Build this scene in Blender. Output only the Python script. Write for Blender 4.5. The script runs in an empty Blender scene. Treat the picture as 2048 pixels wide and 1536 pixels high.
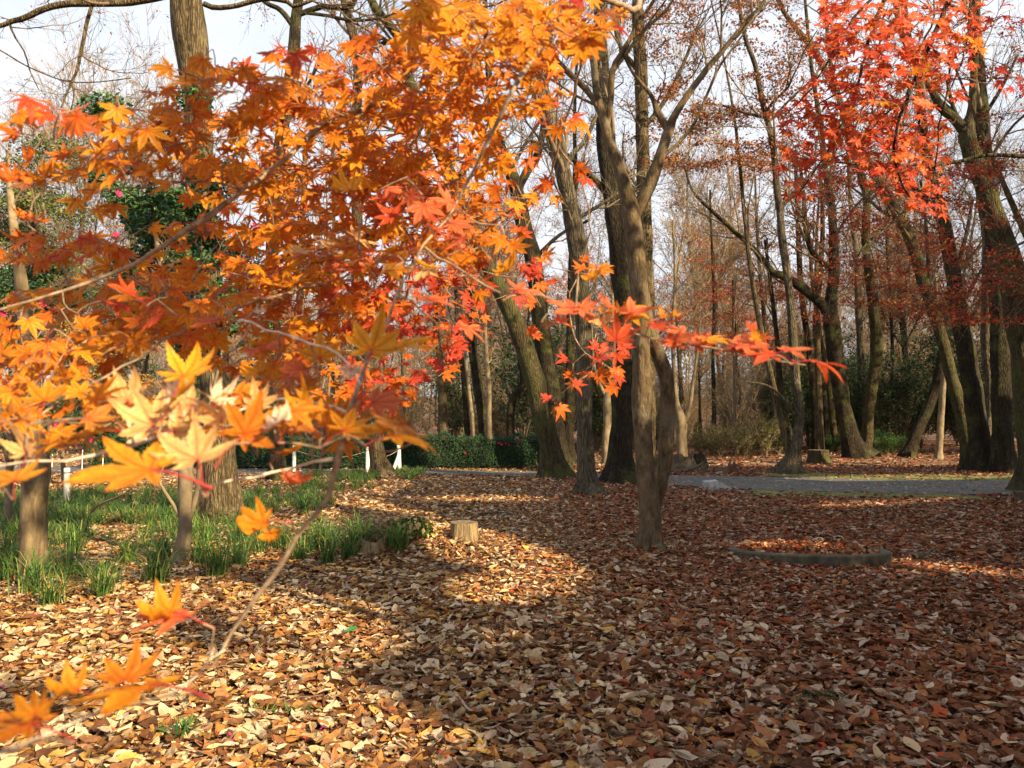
import bpy, math
import numpy as np
from mathutils import Vector

# ------------------------------------------------------------------ camera
SC = bpy.context.scene
COL = SC.collection
F = 1500.0                       # focal length in pixels of the 2048 wide photograph
PITCH = math.radians(2.75)
CAMZ = 1.55
cam_d = bpy.data.cameras.new('camera')
cam = bpy.data.objects.new('camera', cam_d)
COL.objects.link(cam)
cam.location = (0, 0, CAMZ)
cam.rotation_euler = (math.radians(90) + PITCH, 0, 0)
cam_d.sensor_width = 36
cam_d.lens = 36 * F / 2048
cam_d.clip_start = 0.05
cam_d.clip_end = 3000
cam_d.dof.use_dof = True
cam_d.dof.focus_distance = 4.5
cam_d.dof.aperture_fstop = 8.0
SC.camera = cam

# ------------------------------------------------------------------ light
SUN_EL = math.radians(30)
SUN_AZ = math.radians(48)        # measured from straight behind the camera, towards the right
S = np.array([math.cos(SUN_EL) * math.sin(SUN_AZ), -math.cos(SUN_EL) * math.cos(SUN_AZ), math.sin(SUN_EL)])
world = bpy.data.worlds.new('World')
SC.world = world
world.use_nodes = True
wt = world.node_tree
wt.nodes.clear()
wo = wt.nodes.new('ShaderNodeOutputWorld')
bg = wt.nodes.new('ShaderNodeBackground')
sky = wt.nodes.new('ShaderNodeTexSky')
sky.sky_type = 'NISHITA'
sky.sun_disc = False
sky.sun_elevation = SUN_EL
sky.sun_rotation = math.atan2(S[0], S[1])
sky.air_density = 1.0
sky.dust_density = 2.0
sky.ozone_density = 1.0
# thin high cloud: soft white mixed over the clear sky
tc = wt.nodes.new('ShaderNodeTexCoord')
mp = wt.nodes.new('ShaderNodeMapping'); mp.inputs['Scale'].default_value = (1.5, 1.5, 4)
nz = wt.nodes.new('ShaderNodeTexNoise'); nz.inputs['Scale'].default_value = 1.7; nz.inputs['Detail'].default_value = 6
rp = wt.nodes.new('ShaderNodeValToRGB')
rp.color_ramp.elements[0].position = 0.3; rp.color_ramp.elements[0].color = (.55, .55, .55, 1)
rp.color_ramp.elements[1].position = 0.7; rp.color_ramp.elements[1].color = (.85, .85, .85, 1)
mx = wt.nodes.new('ShaderNodeMix'); mx.data_type = 'RGBA'
mx.inputs[7].default_value = (9.6, 10.0, 10.7, 1)
wt.links.new(tc.outputs['Generated'], mp.inputs[0]); wt.links.new(mp.outputs[0], nz.inputs['Vector'])
wt.links.new(nz.outputs['Fac'], rp.inputs[0]); wt.links.new(rp.outputs[0], mx.inputs[0])
wt.links.new(sky.outputs[0], mx.inputs[6]); wt.links.new(mx.outputs[2], bg.inputs[0])
wt.links.new(bg.outputs[0], wo.inputs[0])
bg.inputs[1].default_value = 0.05
sun_d = bpy.data.lights.new('sun', 'SUN')
sun = bpy.data.objects.new('sun', sun_d)
COL.objects.link(sun)
sun_d.energy = 5.0
sun_d.angle = math.radians(0.6)
sun_d.color = (1.0, 0.78, 0.46)
sun.rotation_euler = Vector(S).to_track_quat('Z', 'Y').to_euler()
SC.view_settings.view_transform = 'Standard'
SC.view_settings.look = 'None'
SC.view_settings.exposure = 1.42
SC.view_settings.gamma = 1
SC.view_settings.use_curve_mapping = False
SC.cycles.max_bounces = 6
SC.cycles.transparent_max_bounces = 6

rng = np.random.default_rng(11)
RT = np.array([1.0, 0, 0]); FW = np.array([0, math.cos(PITCH), math.sin(PITCH)]); UP = np.array([0, -math.sin(PITCH), math.cos(PITCH)])
CAM = np.array([0, 0, CAMZ])


def P(px, py, d):
    """a point seen at photo pixel px,py, at real depth d metres"""
    px = np.asarray(px, float); py = np.asarray(py, float); d = np.asarray(d, float)
    return CAM + d[..., None] * (FW + ((px - 1024) / F)[..., None] * RT + ((768 - py) / F)[..., None] * UP)


def proj(p):
    q = p - CAM
    d = q @ FW
    dd = np.where(np.abs(d) < 1e-6, 1e-6, d)
    return 1024 + F * (q @ RT) / dd, 768 - F * (q @ UP) / dd, d


def sstep(x, a, b):
    t = np.clip((np.asarray(x, float) - a) / (b - a), 0, 1)
    return t * t * (3 - 2 * t)


def H(x, y):
    """height of the ground"""
    x = np.asarray(x, float); y = np.asarray(y, float)
    h = 0.018 * np.sin(x * 1.7 + 0.4 * y) * np.sin(y * 1.3 - 0.6 * x) * (1 - sstep(y, 13.5, 15))
    h = h + 0.31 * np.exp(-(((x + 1.36) / 0.76) ** 2 + ((y - 9.1) / 0.75) ** 2))
    h = h + 0.05 * np.exp(-(((x + 0.2) / 1.2) ** 2 + ((y - 8.3) / 0.9) ** 2))
    h = h + 0.16 * np.exp(-(((x - 4.1) / 1.0) ** 2 + ((y - 16.6) / 0.6) ** 2))
    h = h + 0.10 * sstep(y, 23.5, 28)
    h = h + 5.0 * sstep(y, 60, 150) + 9 * sstep(y, 150, 420)
    return h


def G(px, py):
    px = float(px); py = float(py)
    ray = FW + (px - 1024) / F * RT + (768 - py) / F * UP
    t = np.linspace(1.5, 60, 4000)
    p = CAM + t[:, None] * ray
    below = np.nonzero(p[:, 2] < H(p[:, 0], p[:, 1]))[0]
    if not len(below): return p[-1]
    lo, hi = t[max(0, below[0] - 1)], t[below[0]]
    for _ in range(12):
        m = (lo + hi) / 2; q = CAM + m * ray
        if q[2] < float(H(q[0], q[1])): hi = m
        else: lo = m
    return CAM + hi * ray


# ------------------------------------------------------------------ mesh helpers
def mesh_data(name, V, FS, mat, col=None, smooth=True):
    V = np.asarray(V, np.float32).reshape(-1, 3)
    me = bpy.data.meshes.new(name)
    FS = [np.asarray(f, np.int32) for f in FS if len(f)]
    me.vertices.add(len(V)); me.vertices.foreach_set('co', V.ravel())
    nl = sum(f.size for f in FS); npo = sum(len(f) for f in FS)
    me.loops.add(nl); me.loops.foreach_set('vertex_index', np.concatenate([f.ravel() for f in FS]))
    me.polygons.add(npo)
    st = []; o = 0
    for f in FS:
        st.append(o + np.arange(len(f)) * f.shape[1]); o += f.size
    me.polygons.foreach_set('loop_start', np.concatenate(st).astype(np.int32))
    me.polygons.foreach_set('use_smooth', np.full(npo, smooth))
    me.update(calc_edges=True)
    if col is not None:
        a = me.color_attributes.new('tint', 'FLOAT_COLOR', 'POINT')
        c = np.ones((len(V), 4), np.float32); c[:, :3] = col
        a.data.foreach_set('color', c.ravel())
    me.materials.append(mat)
    return me


def link(name, me, parent=None, loc=None, kind=None):
    o = bpy.data.objects.new(name, me)
    COL.objects.link(o)
    if parent is not None: o.parent = parent
    if loc is not None: o.location = loc
    if kind: o['kind'] = kind
    return o


def mk(name, V, FS, mat, parent=None, col=None, smooth=True, base=None, kind=None):
    """V in world coordinates; the object's origin goes to base (or its parent's)"""
    b = np.zeros(3)
    if parent is not None: b = np.array(parent.location)
    elif base is not None: b = np.asarray(base, float)
    me = mesh_data(name, np.asarray(V) - b, FS, mat, col, smooth)
    return link(name, me, parent, None if parent is not None else tuple(b), kind)


def thing(name, label, cat, loc, group=None):
    o = bpy.data.objects.new(name, None)
    COL.objects.link(o)
    o.empty_display_size = 0.2
    o.location = tuple(float(v) for v in loc)
    o['label'] = label; o['category'] = cat
    if group: o['group'] = group
    return o


def tag(o, label, cat, group=None):
    o['label'] = label; o['category'] = cat
    if group: o['group'] = group
    return o


def norm(a):
    return a / np.maximum(np.linalg.norm(a, axis=-1, keepdims=True), 1e-9)


def tubes(Pt, R, s=4, rmod=None):
    """Pt (B,N,3), R (B,N): returns verts, quads"""
    Pt = np.asarray(Pt, float); R = np.asarray(R, float)
    if Pt.ndim == 2: Pt = Pt[None]; R = R[None]
    B, N, _ = Pt.shape
    T = norm(np.gradient(Pt, axis=1))
    md = norm(Pt[:, -1] - Pt[:, 0])
    ref = np.where(np.abs(md[:, 2:3]) < 0.8, np.array([[0, 0, 1.0]]), np.array([[1.0, 0, 0]]))
    U = norm(np.cross(T, ref[:, None, :])); W = np.cross(T, U)
    a = np.arange(s) * 2 * math.pi / s
    rr = R[:, :, None] * (1 if rmod is None else rmod)
    rr = np.broadcast_to(rr, (B, N, s))
    V = Pt[:, :, None, :] + rr[..., None] * (np.cos(a)[None, None, :, None] * U[:, :, None, :] + np.sin(a)[None, None, :, None] * W[:, :, None, :])
    i = np.arange(N - 1)[:, None] * s; j = np.arange(s)[None, :]; j2 = (j + 1) % s
    q = np.stack([i + j, i + j2, i + s + j2, i + s + j], -1).reshape(-1, 4)
    q = (q[None] + (np.arange(B) * N * s)[:, None, None]).reshape(-1, 4)
    return V.reshape(-1, 3), q


class Acc:
    def __init__(s): s.V = []; s.F = {}; s.C = []; s.n = 0
    def add(s, V, FS, col=None):
        V = np.asarray(V, float).reshape(-1, 3)
        for f in FS:
            f = np.asarray(f, np.int64)
            if len(f): s.F.setdefault(f.shape[1], []).append(f + s.n)
        s.V.append(V); s.n += len(V)
        c = np.ones((len(V), 3)) * (0.5 if col is None else col)
        s.C.append(c)
    def get(s): return np.concatenate(s.V), [np.concatenate(v) for v in s.F.values()], np.concatenate(s.C)
    def mk(s, name, mat, parent=None, smooth=True, base=None, kind=None, color=True):
        V, FS, C = s.get()
        return mk(name, V, FS, mat, parent, C if color else None, smooth, base, kind)


def box(c, sx, sy, sz, rz=0, tilt=(0, 0)):
    v = np.array([[x, y, z] for x in (-.5, .5) for y in (-.5, .5) for z in (-.5, .5)]) * [sx, sy, sz]
    cz, sn = math.cos(rz), math.sin(rz)
    v[:, 0] += tilt[0] * (v[:, 2] + sz / 2); v[:, 1] += tilt[1] * (v[:, 2] + sz / 2)
    v = v @ np.array([[cz, sn, 0], [-sn, cz, 0], [0, 0, 1]]) + c
    f = np.array([[0, 1, 3, 2], [4, 6, 7, 5], [0, 4, 5, 1], [2, 3, 7, 6], [0, 2, 6, 4], [1, 5, 7, 3]])
    return v, f


def spline(pts, n):
    """Catmull-Rom resample of an (M,k) polyline to n points, even in length"""
    p = np.asarray(pts, float)
    if len(p) == 2: return p[0] + (p[1] - p[0]) * np.linspace(0, 1, n)[:, None]
    e = np.vstack([2 * p[0] - p[1], p, 2 * p[-1] - p[-2]])
    out = []
    for i in range(len(p) - 1):
        t = np.linspace(0, 1, 12, endpoint=False)[:, None]
        a, b, c, d = e[i], e[i + 1], e[i + 2], e[i + 3]
        out.append(0.5 * ((2 * b) + (-a + c) * t + (2 * a - 5 * b + 4 * c - d) * t ** 2 + (-a + 3 * b - 3 * c + d) * t ** 3))
    out.append(p[-1:])
    q = np.vstack(out)
    L = np.concatenate([[0], np.cumsum(np.linalg.norm(np.diff(q[:, :3], axis=0), axis=1))])
    u = np.linspace(0, L[-1], n)
    return np.stack([np.interp(u, L, q[:, k]) for k in range(q.shape[1])], 1)


# ------------------------------------------------------------------ materials
def newmat(name):
    m = bpy.data.materials.new(name); m.use_nodes = True
    nt = m.node_tree; nt.nodes.clear()
    out = nt.nodes.new('ShaderNodeOutputMaterial')
    return m, nt, out


def N(nt, typ, **kw):
    n = nt.nodes.new(typ)
    for k, v in kw.items():
        if k in ('Scale', 'Detail', 'Roughness', 'Distortion', 'Strength', 'Distance', 'Randomness'):
            n.inputs[k].default_value = v
        else: setattr(n, k, v)
    return n


def ramp(nt, stops):
    r = nt.nodes.new('ShaderNodeValToRGB')
    e = r.color_ramp.elements
    while len(e) < len(stops): e.new(0.5)
    for x, (p, c) in zip(e, stops): x.position = p; x.color = tuple(c) + (1,)
    return r


def mixc(nt, fac, a, b, mode='MIX'):
    m = nt.nodes.new('ShaderNodeMix'); m.data_type = 'RGBA'; m.blend_type = mode
    for sock, v in ((m.inputs[0], fac), (m.inputs[6], a), (m.inputs[7], b)):
        if isinstance(v, (float, int)): sock.default_value = v
        elif isinstance(v, tuple): sock.default_value = v + (1,)
        else: nt.links.new(v, sock)
    return m.outputs[2]


def bark(name, dark, light, lich=None, lich_amt=0.4, moss=0.0, crack=1.0, stretch=(7, 7, 1.0), bump=0.7, scale=3.0):
    m, nt, out = newmat(name)
    L = nt.links.new
    tc = N(nt, 'ShaderNodeTexCoord'); mp = N(nt, 'ShaderNodeMapping'); mp.inputs['Scale'].default_value = stretch
    L(tc.outputs['Object'], mp.inputs[0])
    n1 = N(nt, 'ShaderNodeTexNoise', Scale=scale, Detail=7, Roughness=.65, Distortion=.6); L(mp.outputs[0], n1.inputs['Vector'])
    v1 = N(nt, 'ShaderNodeTexVoronoi', feature='DISTANCE_TO_EDGE', Scale=scale * 1.3); L(mp.outputs[0], v1.inputs['Vector'])
    r1 = ramp(nt, [(0.33, dark), (0.52, tuple((a + b) / 2 for a, b in zip(dark, light))), (0.68, light)])
    L(n1.outputs['Fac'], r1.inputs[0])
    rv = ramp(nt, [(0.0, (.35, .35, .35)), (0.18, (1, 1, 1))]); L(v1.outputs['Distance'], rv.inputs[0])
    c = mixc(nt, 0.85 * crack, r1.outputs[0], rv.outputs[0], 'MULTIPLY')
    n2 = N(nt, 'ShaderNodeTexNoise', Scale=2.2, Detail=5, Roughness=.7); L(tc.outputs['Object'], n2.inputs['Vector'])
    if lich:
        rl = ramp(nt, [(0.52, (0, 0, 0)), (0.62, (lich_amt,) * 3)]); L(n2.outputs['Fac'], rl.inputs[0])
        c = mixc(nt, rl.outputs[0], c, lich)
    if moss > 0:
        n3 = N(nt, 'ShaderNodeTexNoise', Scale=1.3, Detail=6, Roughness=.75)
        L(tc.outputs['Object'], n3.inputs['Vector'])
        rm = ramp(nt, [(0.60 - .25 * moss, (0, 0, 0)), (0.72 - .2 * moss, (.8,) * 3)]); L(n3.outputs['Fac'], rm.inputs[0])
        c = mixc(nt, rm.outputs[0], c, (.075, .085, .022))
    mul = N(nt, 'ShaderNodeMath', operation='MULTIPLY'); L(n1.outputs['Fac'], mul.inputs[0])
    mn = N(nt, 'ShaderNodeMath', operation='MINIMUM'); L(v1.outputs['Distance'], mn.inputs[0]); mn.inputs[1].default_value = .25
    ad = N(nt, 'ShaderNodeMath', operation='MULTIPLY_ADD'); L(mn.outputs[0], ad.inputs[0]); ad.inputs[1].default_value = 2.6 * crack; L(n1.outputs['Fac'], ad.inputs[2])
    bp = N(nt, 'ShaderNodeBump', Strength=bump, Distance=.035); L(ad.outputs[0], bp.inputs['Height'])
    b = N(nt, 'ShaderNodeBsdfPrincipled'); b.inputs['Roughness'].default_value = .85; b.inputs['Specular IOR Level'].default_value = .2
    L(c, b.inputs['Base Color']); L(bp.outputs[0], b.inputs['Normal']); L(b.outputs[0], out.inputs[0])
    return m


def leafmat(name, transl=.4, rough=.5, sat_noise=.25, nscale=30, blotch=0.0, spec=.15):
    m, nt, out = newmat(name); L = nt.links.new
    at = N(nt, 'ShaderNodeAttribute', attribute_name='tint')
    tc = N(nt, 'ShaderNodeTexCoord')
    n = N(nt, 'ShaderNodeTexNoise', Scale=nscale, Detail=4, Roughness=.6); L(tc.outputs['Object'], n.inputs['Vector'])
    r = ramp(nt, [(.3, (1 - sat_noise,) * 3), (.7, (1 + sat_noise,) * 3)]); L(n.outputs['Fac'], r.inputs[0])
    c = mixc(nt, 1.0, at.outputs['Color'], r.outputs[0], 'MULTIPLY')
    nb_ = N(nt, 'ShaderNodeTexNoise', Scale=2.6, Detail=5, Roughness=.7); L(tc.outputs['Object'], nb_.inputs['Vector'])
    rb = ramp(nt, [(.42, (1, 1, 1)), (.62, (.80, .62, .5))]); L(nb_.outputs['Fac'], rb.inputs[0])
    c = mixc(nt, blotch, c, rb.outputs[0], 'MULTIPLY')
    p = N(nt, 'ShaderNodeBsdfPrincipled'); p.inputs['Roughness'].default_value = rough
    p.inputs['Specular IOR Level'].default_value = spec
    L(c, p.inputs['Base Color'])
    t = N(nt, 'ShaderNodeBsdfTranslucent')
    g = N(nt, 'ShaderNodeGamma'); g.inputs[1].default_value = 1.0; L(c, g.inputs[0]); L(g.outputs[0], t.inputs[0])
    ms = N(nt, 'ShaderNodeMixShader'); ms.inputs[0].default_value = transl
    L(p.outputs[0], ms.inputs[1]); L(t.outputs[0], ms.inputs[2]); L(ms.outputs[0], out.inputs[0])
    return m


def simple(name, col, rough=.7, nscale=20, amt=.3, bump=.3, bdist=.01, col2=None, scale=(1, 1, 1), detail=6):
    m, nt, out = newmat(name); L = nt.links.new
    tc = N(nt, 'ShaderNodeTexCoord'); mp = N(nt, 'ShaderNodeMapping'); mp.inputs['Scale'].default_value = scale
    L(tc.outputs['Object'], mp.inputs[0])
    n = N(nt, 'ShaderNodeTexNoise', Scale=nscale, Detail=detail, Roughness=.65); L(mp.outputs[0], n.inputs['Vector'])
    a = tuple(v * (1 - amt) for v in col); b2 = col2 or tuple(min(1, v * (1 + amt)) for v in col)
    r = ramp(nt, [(.35, a), (.65, b2)]); L(n.outputs['Fac'], r.inputs[0])
    p = N(nt, 'ShaderNodeBsdfPrincipled'); p.inputs['Roughness'].default_value = rough
    bp = N(nt, 'ShaderNodeBump', Strength=bump, Distance=bdist); L(n.outputs['Fac'], bp.inputs['Height'])
    L(r.outputs[0], p.inputs['Base Color']); L(bp.outputs[0], p.inputs['Normal']); L(p.outputs[0], out.inputs[0])
    return m


M_OAK = bark('oak_bark', (.02, .015, .008), (.21, .155, .08), (.24, .21, .125), .35, bump=.9)
M_OAKM = bark('mossy_oak_bark', (.02, .016, .008), (.125, .095, .045), (.13, .12, .065), .3, moss=.5, bump=.9)
M_GREY = bark('grey_bark', (.025, .02, .013), (.19, .155, .10), (.24, .22, .16), .4, moss=.15, bump=.9)
M_DARK = bark('dark_bark', (.008, .006, .004), (.058, .042, .025), (.08, .075, .045), .25, moss=.35, bump=.9)
M_SMOOTH = bark('smooth_bark', (.035, .024, .013), (.165, .115, .062), (.22, .19, .13), .4, crack=.2, stretch=(4, 4, 1.5), bump=.8, scale=3.5, moss=.2)
M_MOTTLED = bark('mottled_bark', (.05, .035, .02), (.27, .20, .11), (.34, .31, .22), .5, crack=.25, stretch=(3, 3, 1.0), bump=.5, scale=2.5)
M_PALE = bark('pale_bark', (.10, .075, .045), (.27, .21, .13), (.30, .28, .20), .4, crack=.0, stretch=(2.5, 2.5, 1.0), bump=.3)
M_TWIG = simple('twig_bark', (.13, .095, .058), .8, 8, .35)
M_TWIGP = simple('pale_twig_bark', (.24, .185, .115), .8, 8, .35)
M_FTWIG = simple('maple_twig_bark', (.15, .095, .06), .6, 60, .4, col2=(.36, .27, .18))
M_PTWIG = simple('pale_maple_twig_bark', (.42, .35, .27), .55, 45, .3, col2=(.74, .66, .55))
M_LEAF = leafmat('maple_leaf', .45, .45, .22, 20, .4)
M_BROWN = leafmat('dry_leaf', .3, .6, .25, 8)
M_GREEN = leafmat('evergreen_leaf', .15, .5, .3, 3)
M_LITTER = leafmat('litter_leaf', .12, .65, .3, 45)
M_GRASS = leafmat('grass_blade', .3, .45, .2, 5)
M_PETAL = leafmat('petal', .3, .5, .1, 20)

# ------------------------------------------------------------------ ground
def ground_mat():
    m, nt, out = newmat('leaf_covered_ground'); L = nt.links.new
    tc = N(nt, 'ShaderNodeTexCoord')
    v = N(nt, 'ShaderNodeTexVoronoi', Scale=16.0, Randomness=1.0); L(tc.outputs['Object'], v.inputs['Vector'])
    sp = N(nt, 'ShaderNodeSeparateColor'); L(v.outputs['Color'], sp.inputs[0])
    r = ramp(nt, [(.0, (.05, .022, .012)), (.3, (.10, .042, .022)), (.6, (.17, .08, .04)), (.8, (.26, .15, .08)), (1, (.36, .25, .16))])
    L(sp.outputs[0], r.inputs[0])
    n = N(nt, 'ShaderNodeTexNoise', Scale=.35, Detail=5, Roughness=.6); L(tc.outputs['Object'], n.inputs['Vector'])
    r2 = ramp(nt, [(.35, (.75, .65, .6)), (.65, (1.15, 1.1, 1.0))]); L(n.outputs['Fac'], r2.inputs[0])
    c = mixc(nt, 1.0, r.outputs[0], r2.outputs[0], 'MULTIPLY')
    bp = N(nt, 'ShaderNodeBump', Strength=.8, Distance=.03); L(v.outputs['Distance'], bp.inputs['Height'])
    p = N(nt, 'ShaderNodeBsdfPrincipled'); p.inputs['Roughness'].default_value = .9
    L(c, p.inputs['Base Color']); L(bp.outputs[0], p.inputs['Normal']); L(p.outputs[0], out.inputs[0])
    return m


def grid(xs, ys, dz=0.0, hf=H):
    X, Y = np.meshgrid(xs, ys)
    V = np.stack([X, Y, hf(X, Y) + dz], -1).reshape(-1, 3)
    nx, ny = len(xs), len(ys)
    i = (np.arange(ny - 1)[:, None] * nx + np.arange(nx - 1)[None, :])
    q = np.stack([i, i + 1, i + nx + 1, i + nx], -1).reshape(-1, 4)
    return V, q


xs = np.concatenate([-np.geomspace(900, 14, 30), np.arange(-13.8, 13.9, .2), np.geomspace(14, 900, 30)])
ys = np.concatenate([-np.geomspace(900, 4, 24), np.arange(-3.8, 30, .2), np.geomspace(30.2, 1500, 60)])
V, q = grid(xs, ys)
ground = mk('ground', V, [q], ground_mat(), kind='structure')

# path: strip between near and far edges
pe = [(520, 949, 938), (700, 949.5, 940), (850, 950, 941.5), (980, 952.5, 943.5), (1100, 957, 946), (1230, 964, 949), (1350, 972, 952), (1480, 979, 954), (1600, 984, 957), (1730, 987, 959.5), (1850, 989.5, 961.5), (2048, 992, 963)]
near = [G(a, b)[:2] for a, b, c in pe]; far = [G(a, c)[:2] for a, b, c in pe]
near = [near[0] + (near[0] - near[1]) * 4] + near + [near[-1] + (near[-1] - near[-2]) * 5]
far = [far[0] + (far[0] - far[1]) * 4] + far + [far[-1] + (far[-1] - far[-2]) * 5]
near = spline(np.array(near), 110); far = spline(np.array(far), 110)


def strip(A, B, k, dz, name, mat, kind='structure', jit=0):
    t = np.linspace(0, 1, k)[:, None, None]
    XY = A[None] * (1 - t) + B[None] * t
    if jit:
        XY[0, :, 1] += rng.normal(0, jit, XY.shape[1]); XY[-1, :, 1] += rng.normal(0, jit, XY.shape[1])
    V = np.concatenate([XY, (H(XY[..., 0], XY[..., 1]) + dz)[..., None]], -1).reshape(-1, 3)
    n = len(A)
    i = (np.arange(k - 1)[:, None] * n + np.arange(n - 1)[None, :])
    q = np.stack([i, i + 1, i + n + 1, i + n], -1).reshape(-1, 4)
    return mk(name, V, [q], mat, kind=kind)


M_ASPH = simple('asphalt', (.078, .077, .074), .8, 40, .3, .4, .01)
path = strip(near, far, 14, .022, 'path', M_ASPH)
M_MOSS = simple('moss', (.10, .12, .02), .95, 9, .6, .8, .02, col2=(.19, .20, .04))


def sub(A, x0, x1, n=60):
    m = (A[:, 0] > x0) & (A[:, 0] < x1)
    return spline(A[m], n)


moss_f = sub(far, 7.0, 30); strip(moss_f + [0, -.05], moss_f + [0, 2.1], 12, .02, 'moss', M_MOSS, jit=.3)
moss_n = sub(near, 4.9, 9.5); strip(moss_n + [0, .05], moss_n + [0, -1.1], 8, .02, 'moss', M_MOSS, jit=.2)
moss_l = sub(far, -9, 1.2); strip(moss_l + [0, -.05], moss_l + [0, .35], 5, .014, 'moss', M_MOSS, jit=.08)

# ------------------------------------------------------------------ leaf litter
PAL_TAN = np.array([[.52, .40, .25], [.44, .33, .21], [.36, .25, .13], [.22, .10, .042], [.15, .062, .026], [.34, .16, .045], [.42, .24, .06], [.09, .04, .018], [.25, .125, .05]])
W_TAN = np.array([.16, .10, .13, .15, .13, .10, .05, .08, .10]); W_TAN /= W_TAN.sum()
PAL_RED = .86 * np.array([[.42, .30, .21], [.35, .24, .16], [.19, .072, .032], [.24, .082, .033], [.15, .053, .024], [.30, .115, .04], [.34, .065, .022], [.10, .036, .018], [.24, .11, .055]])
W_RED = np.array([.16, .11, .18, .16, .15, .12, .04, .07, .07]); W_RED /= W_RED.sum()


def litter_cols(x, y, n):
    a = PAL_TAN[rng.choice(len(PAL_TAN), n, p=W_TAN)]; b = PAL_RED[rng.choice(len(PAL_RED), n, p=W_RED)]
    s = sstep(x + rng.normal(0, .7, n), -.1, 1.6)
    c = np.where(rng.random(n)[:, None] < s[:, None], b, a)
    return c * rng.uniform(.75, 1.25, (n, 1))


def frames(nrm, spin):
    ref = np.tile([[1.0, 0, 0]], (len(nrm), 1))
    U = norm(np.cross(nrm, ref)); W = np.cross(nrm, U)
    c, s = np.cos(spin)[:, None], np.sin(spin)[:, None]
    return U * c + W * s, -U * s + W * c


def scatter_xy(n, d0, d1, px0=-60, px1=2110):
    """random ground points, even per square metre, between depths d0 and d1 in view"""
    y = np.sqrt(rng.uniform(d0 ** 2, d1 ** 2, n))
    x = (rng.uniform(px0, px1, n) - 1024) / F * y
    return x, y


_sd = [(.07, .06), (.17, .22), (.225, .42), (.20, .64), (.10, .86)]
LT = np.array([(0, 0)] + _sd + [(0, 1)] + [(-u_, v_) for u_, v_ in _sd[::-1]] + [(0, .3), (0, .66)])
LF3 = np.array([[0, 1, 12], [1, 2, 12], [0, 12, 11], [11, 12, 10], [4, 5, 13], [5, 6, 13], [6, 7, 13], [7, 8, 13]])
LF4 = np.array([[2, 3, 13, 12], [3, 4, 13, 13], [12, 13, 9, 10], [13, 8, 9, 13]])
LF3 = np.vstack([LF3, [[3, 4, 13], [13, 8, 9]]]); LF4 = LF4[[0, 2]]


def litter(x, y, size, detail=True, lift=.035, tilt=.24, base_h=None):
    n = len(x)
    z = (H(x, y) if base_h is None else base_h) + rng.uniform(.004, lift, n)
    c = np.stack([x, y, z], -1)
    nr = norm(np.stack([rng.normal(0, tilt, n), rng.normal(0, tilt, n), np.ones(n)], -1))
    A, B = frames(nr, rng.uniform(0, 6.28, n))
    curl = rng.normal(.25, .5, n)[:, None]; fold = rng.normal(.1, .16, n)[:, None]; side = rng.normal(0, .5, n)[:, None]
    w = rng.uniform(.75, 1.5, n)[:, None]; bend = rng.normal(0, .16, n)[:, None]
    if detail:
        k = 14
        v = LT[None, :, 1] - .5 + rng.normal(0, .014, (n, k)); u = LT[None, :, 0] * w + bend * (v ** 2 * 4 - .5) * .4 + rng.normal(0, .018, (n, k))
        h = curl * (v ** 2 - .08) + fold * np.abs(LT[None, :, 0]) * 2.5 + side * u * v + rng.normal(0, .016, (n, k))
        f = LF3; fq = LF4
    else:
        k = 6
        uu = np.array([0, .2, .19, 0, -.19, -.2]); vv = np.array([0, .28, .68, 1, .68, .28]) - .5
        v = vv[None] + rng.normal(0, .03, (n, k)); u = uu[None] * w + bend * (v ** 2 * 4 - .5) * .4
        h = curl * (v ** 2 - .1) + fold * np.abs(uu)[None] * 2.5 + rng.normal(0, .03, (n, k))
        f = np.zeros((0, 3), int); fq = np.array([[0, 1, 2, 3], [0, 3, 4, 5]])
    s = size[:, None]
    V = c[:, None] + (s * u)[..., None] * A[:, None] + (s * v)[..., None] * B[:, None] + (s * h)[..., None] * nr[:, None]
    o = (np.arange(n) * k)[:, None, None]
    return V, [(f[None] + o).reshape(-1, 3) if len(f) else np.zeros((0, 3), int), (fq[None] + o).reshape(-1, 4)], k


star = []
for a in range(-2, 3):
    t = a * math.radians(52)
    star.append((math.sin(t) * (1 - .1 * abs(a)), math.cos(t) * (1 - .1 * abs(a))))
    if a < 2: star.append((math.sin(t + .45) * .36, math.cos(t + .45) * .36))
star.append((0, -.15)); star = np.array(star)


def on_path(x, y, mrg=0.0):
    yn = np.interp(x, near[:, 0], near[:, 1]); yf = np.interp(x, far[:, 0], far[:, 1])
    return (y > yn - mrg) & (y < yf + mrg)


def in_mossy(x, y):
    yn = np.interp(x, near[:, 0], near[:, 1]); yf = np.interp(x, far[:, 0], far[:, 1])
    return ((y > yf) & (y < yf + 1.9 + .3 * np.sin(x * 2.3)) & (x > 7)) | ((y < yn) & (y > yn - .95 - .2 * np.sin(x * 3)) & (x > 4.9) & (x < 9.5)) | ((y > yf) & (y < yf + .35) & (x < 1.2))


def rep(col, k): return np.repeat(col, k, axis=0)


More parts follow.
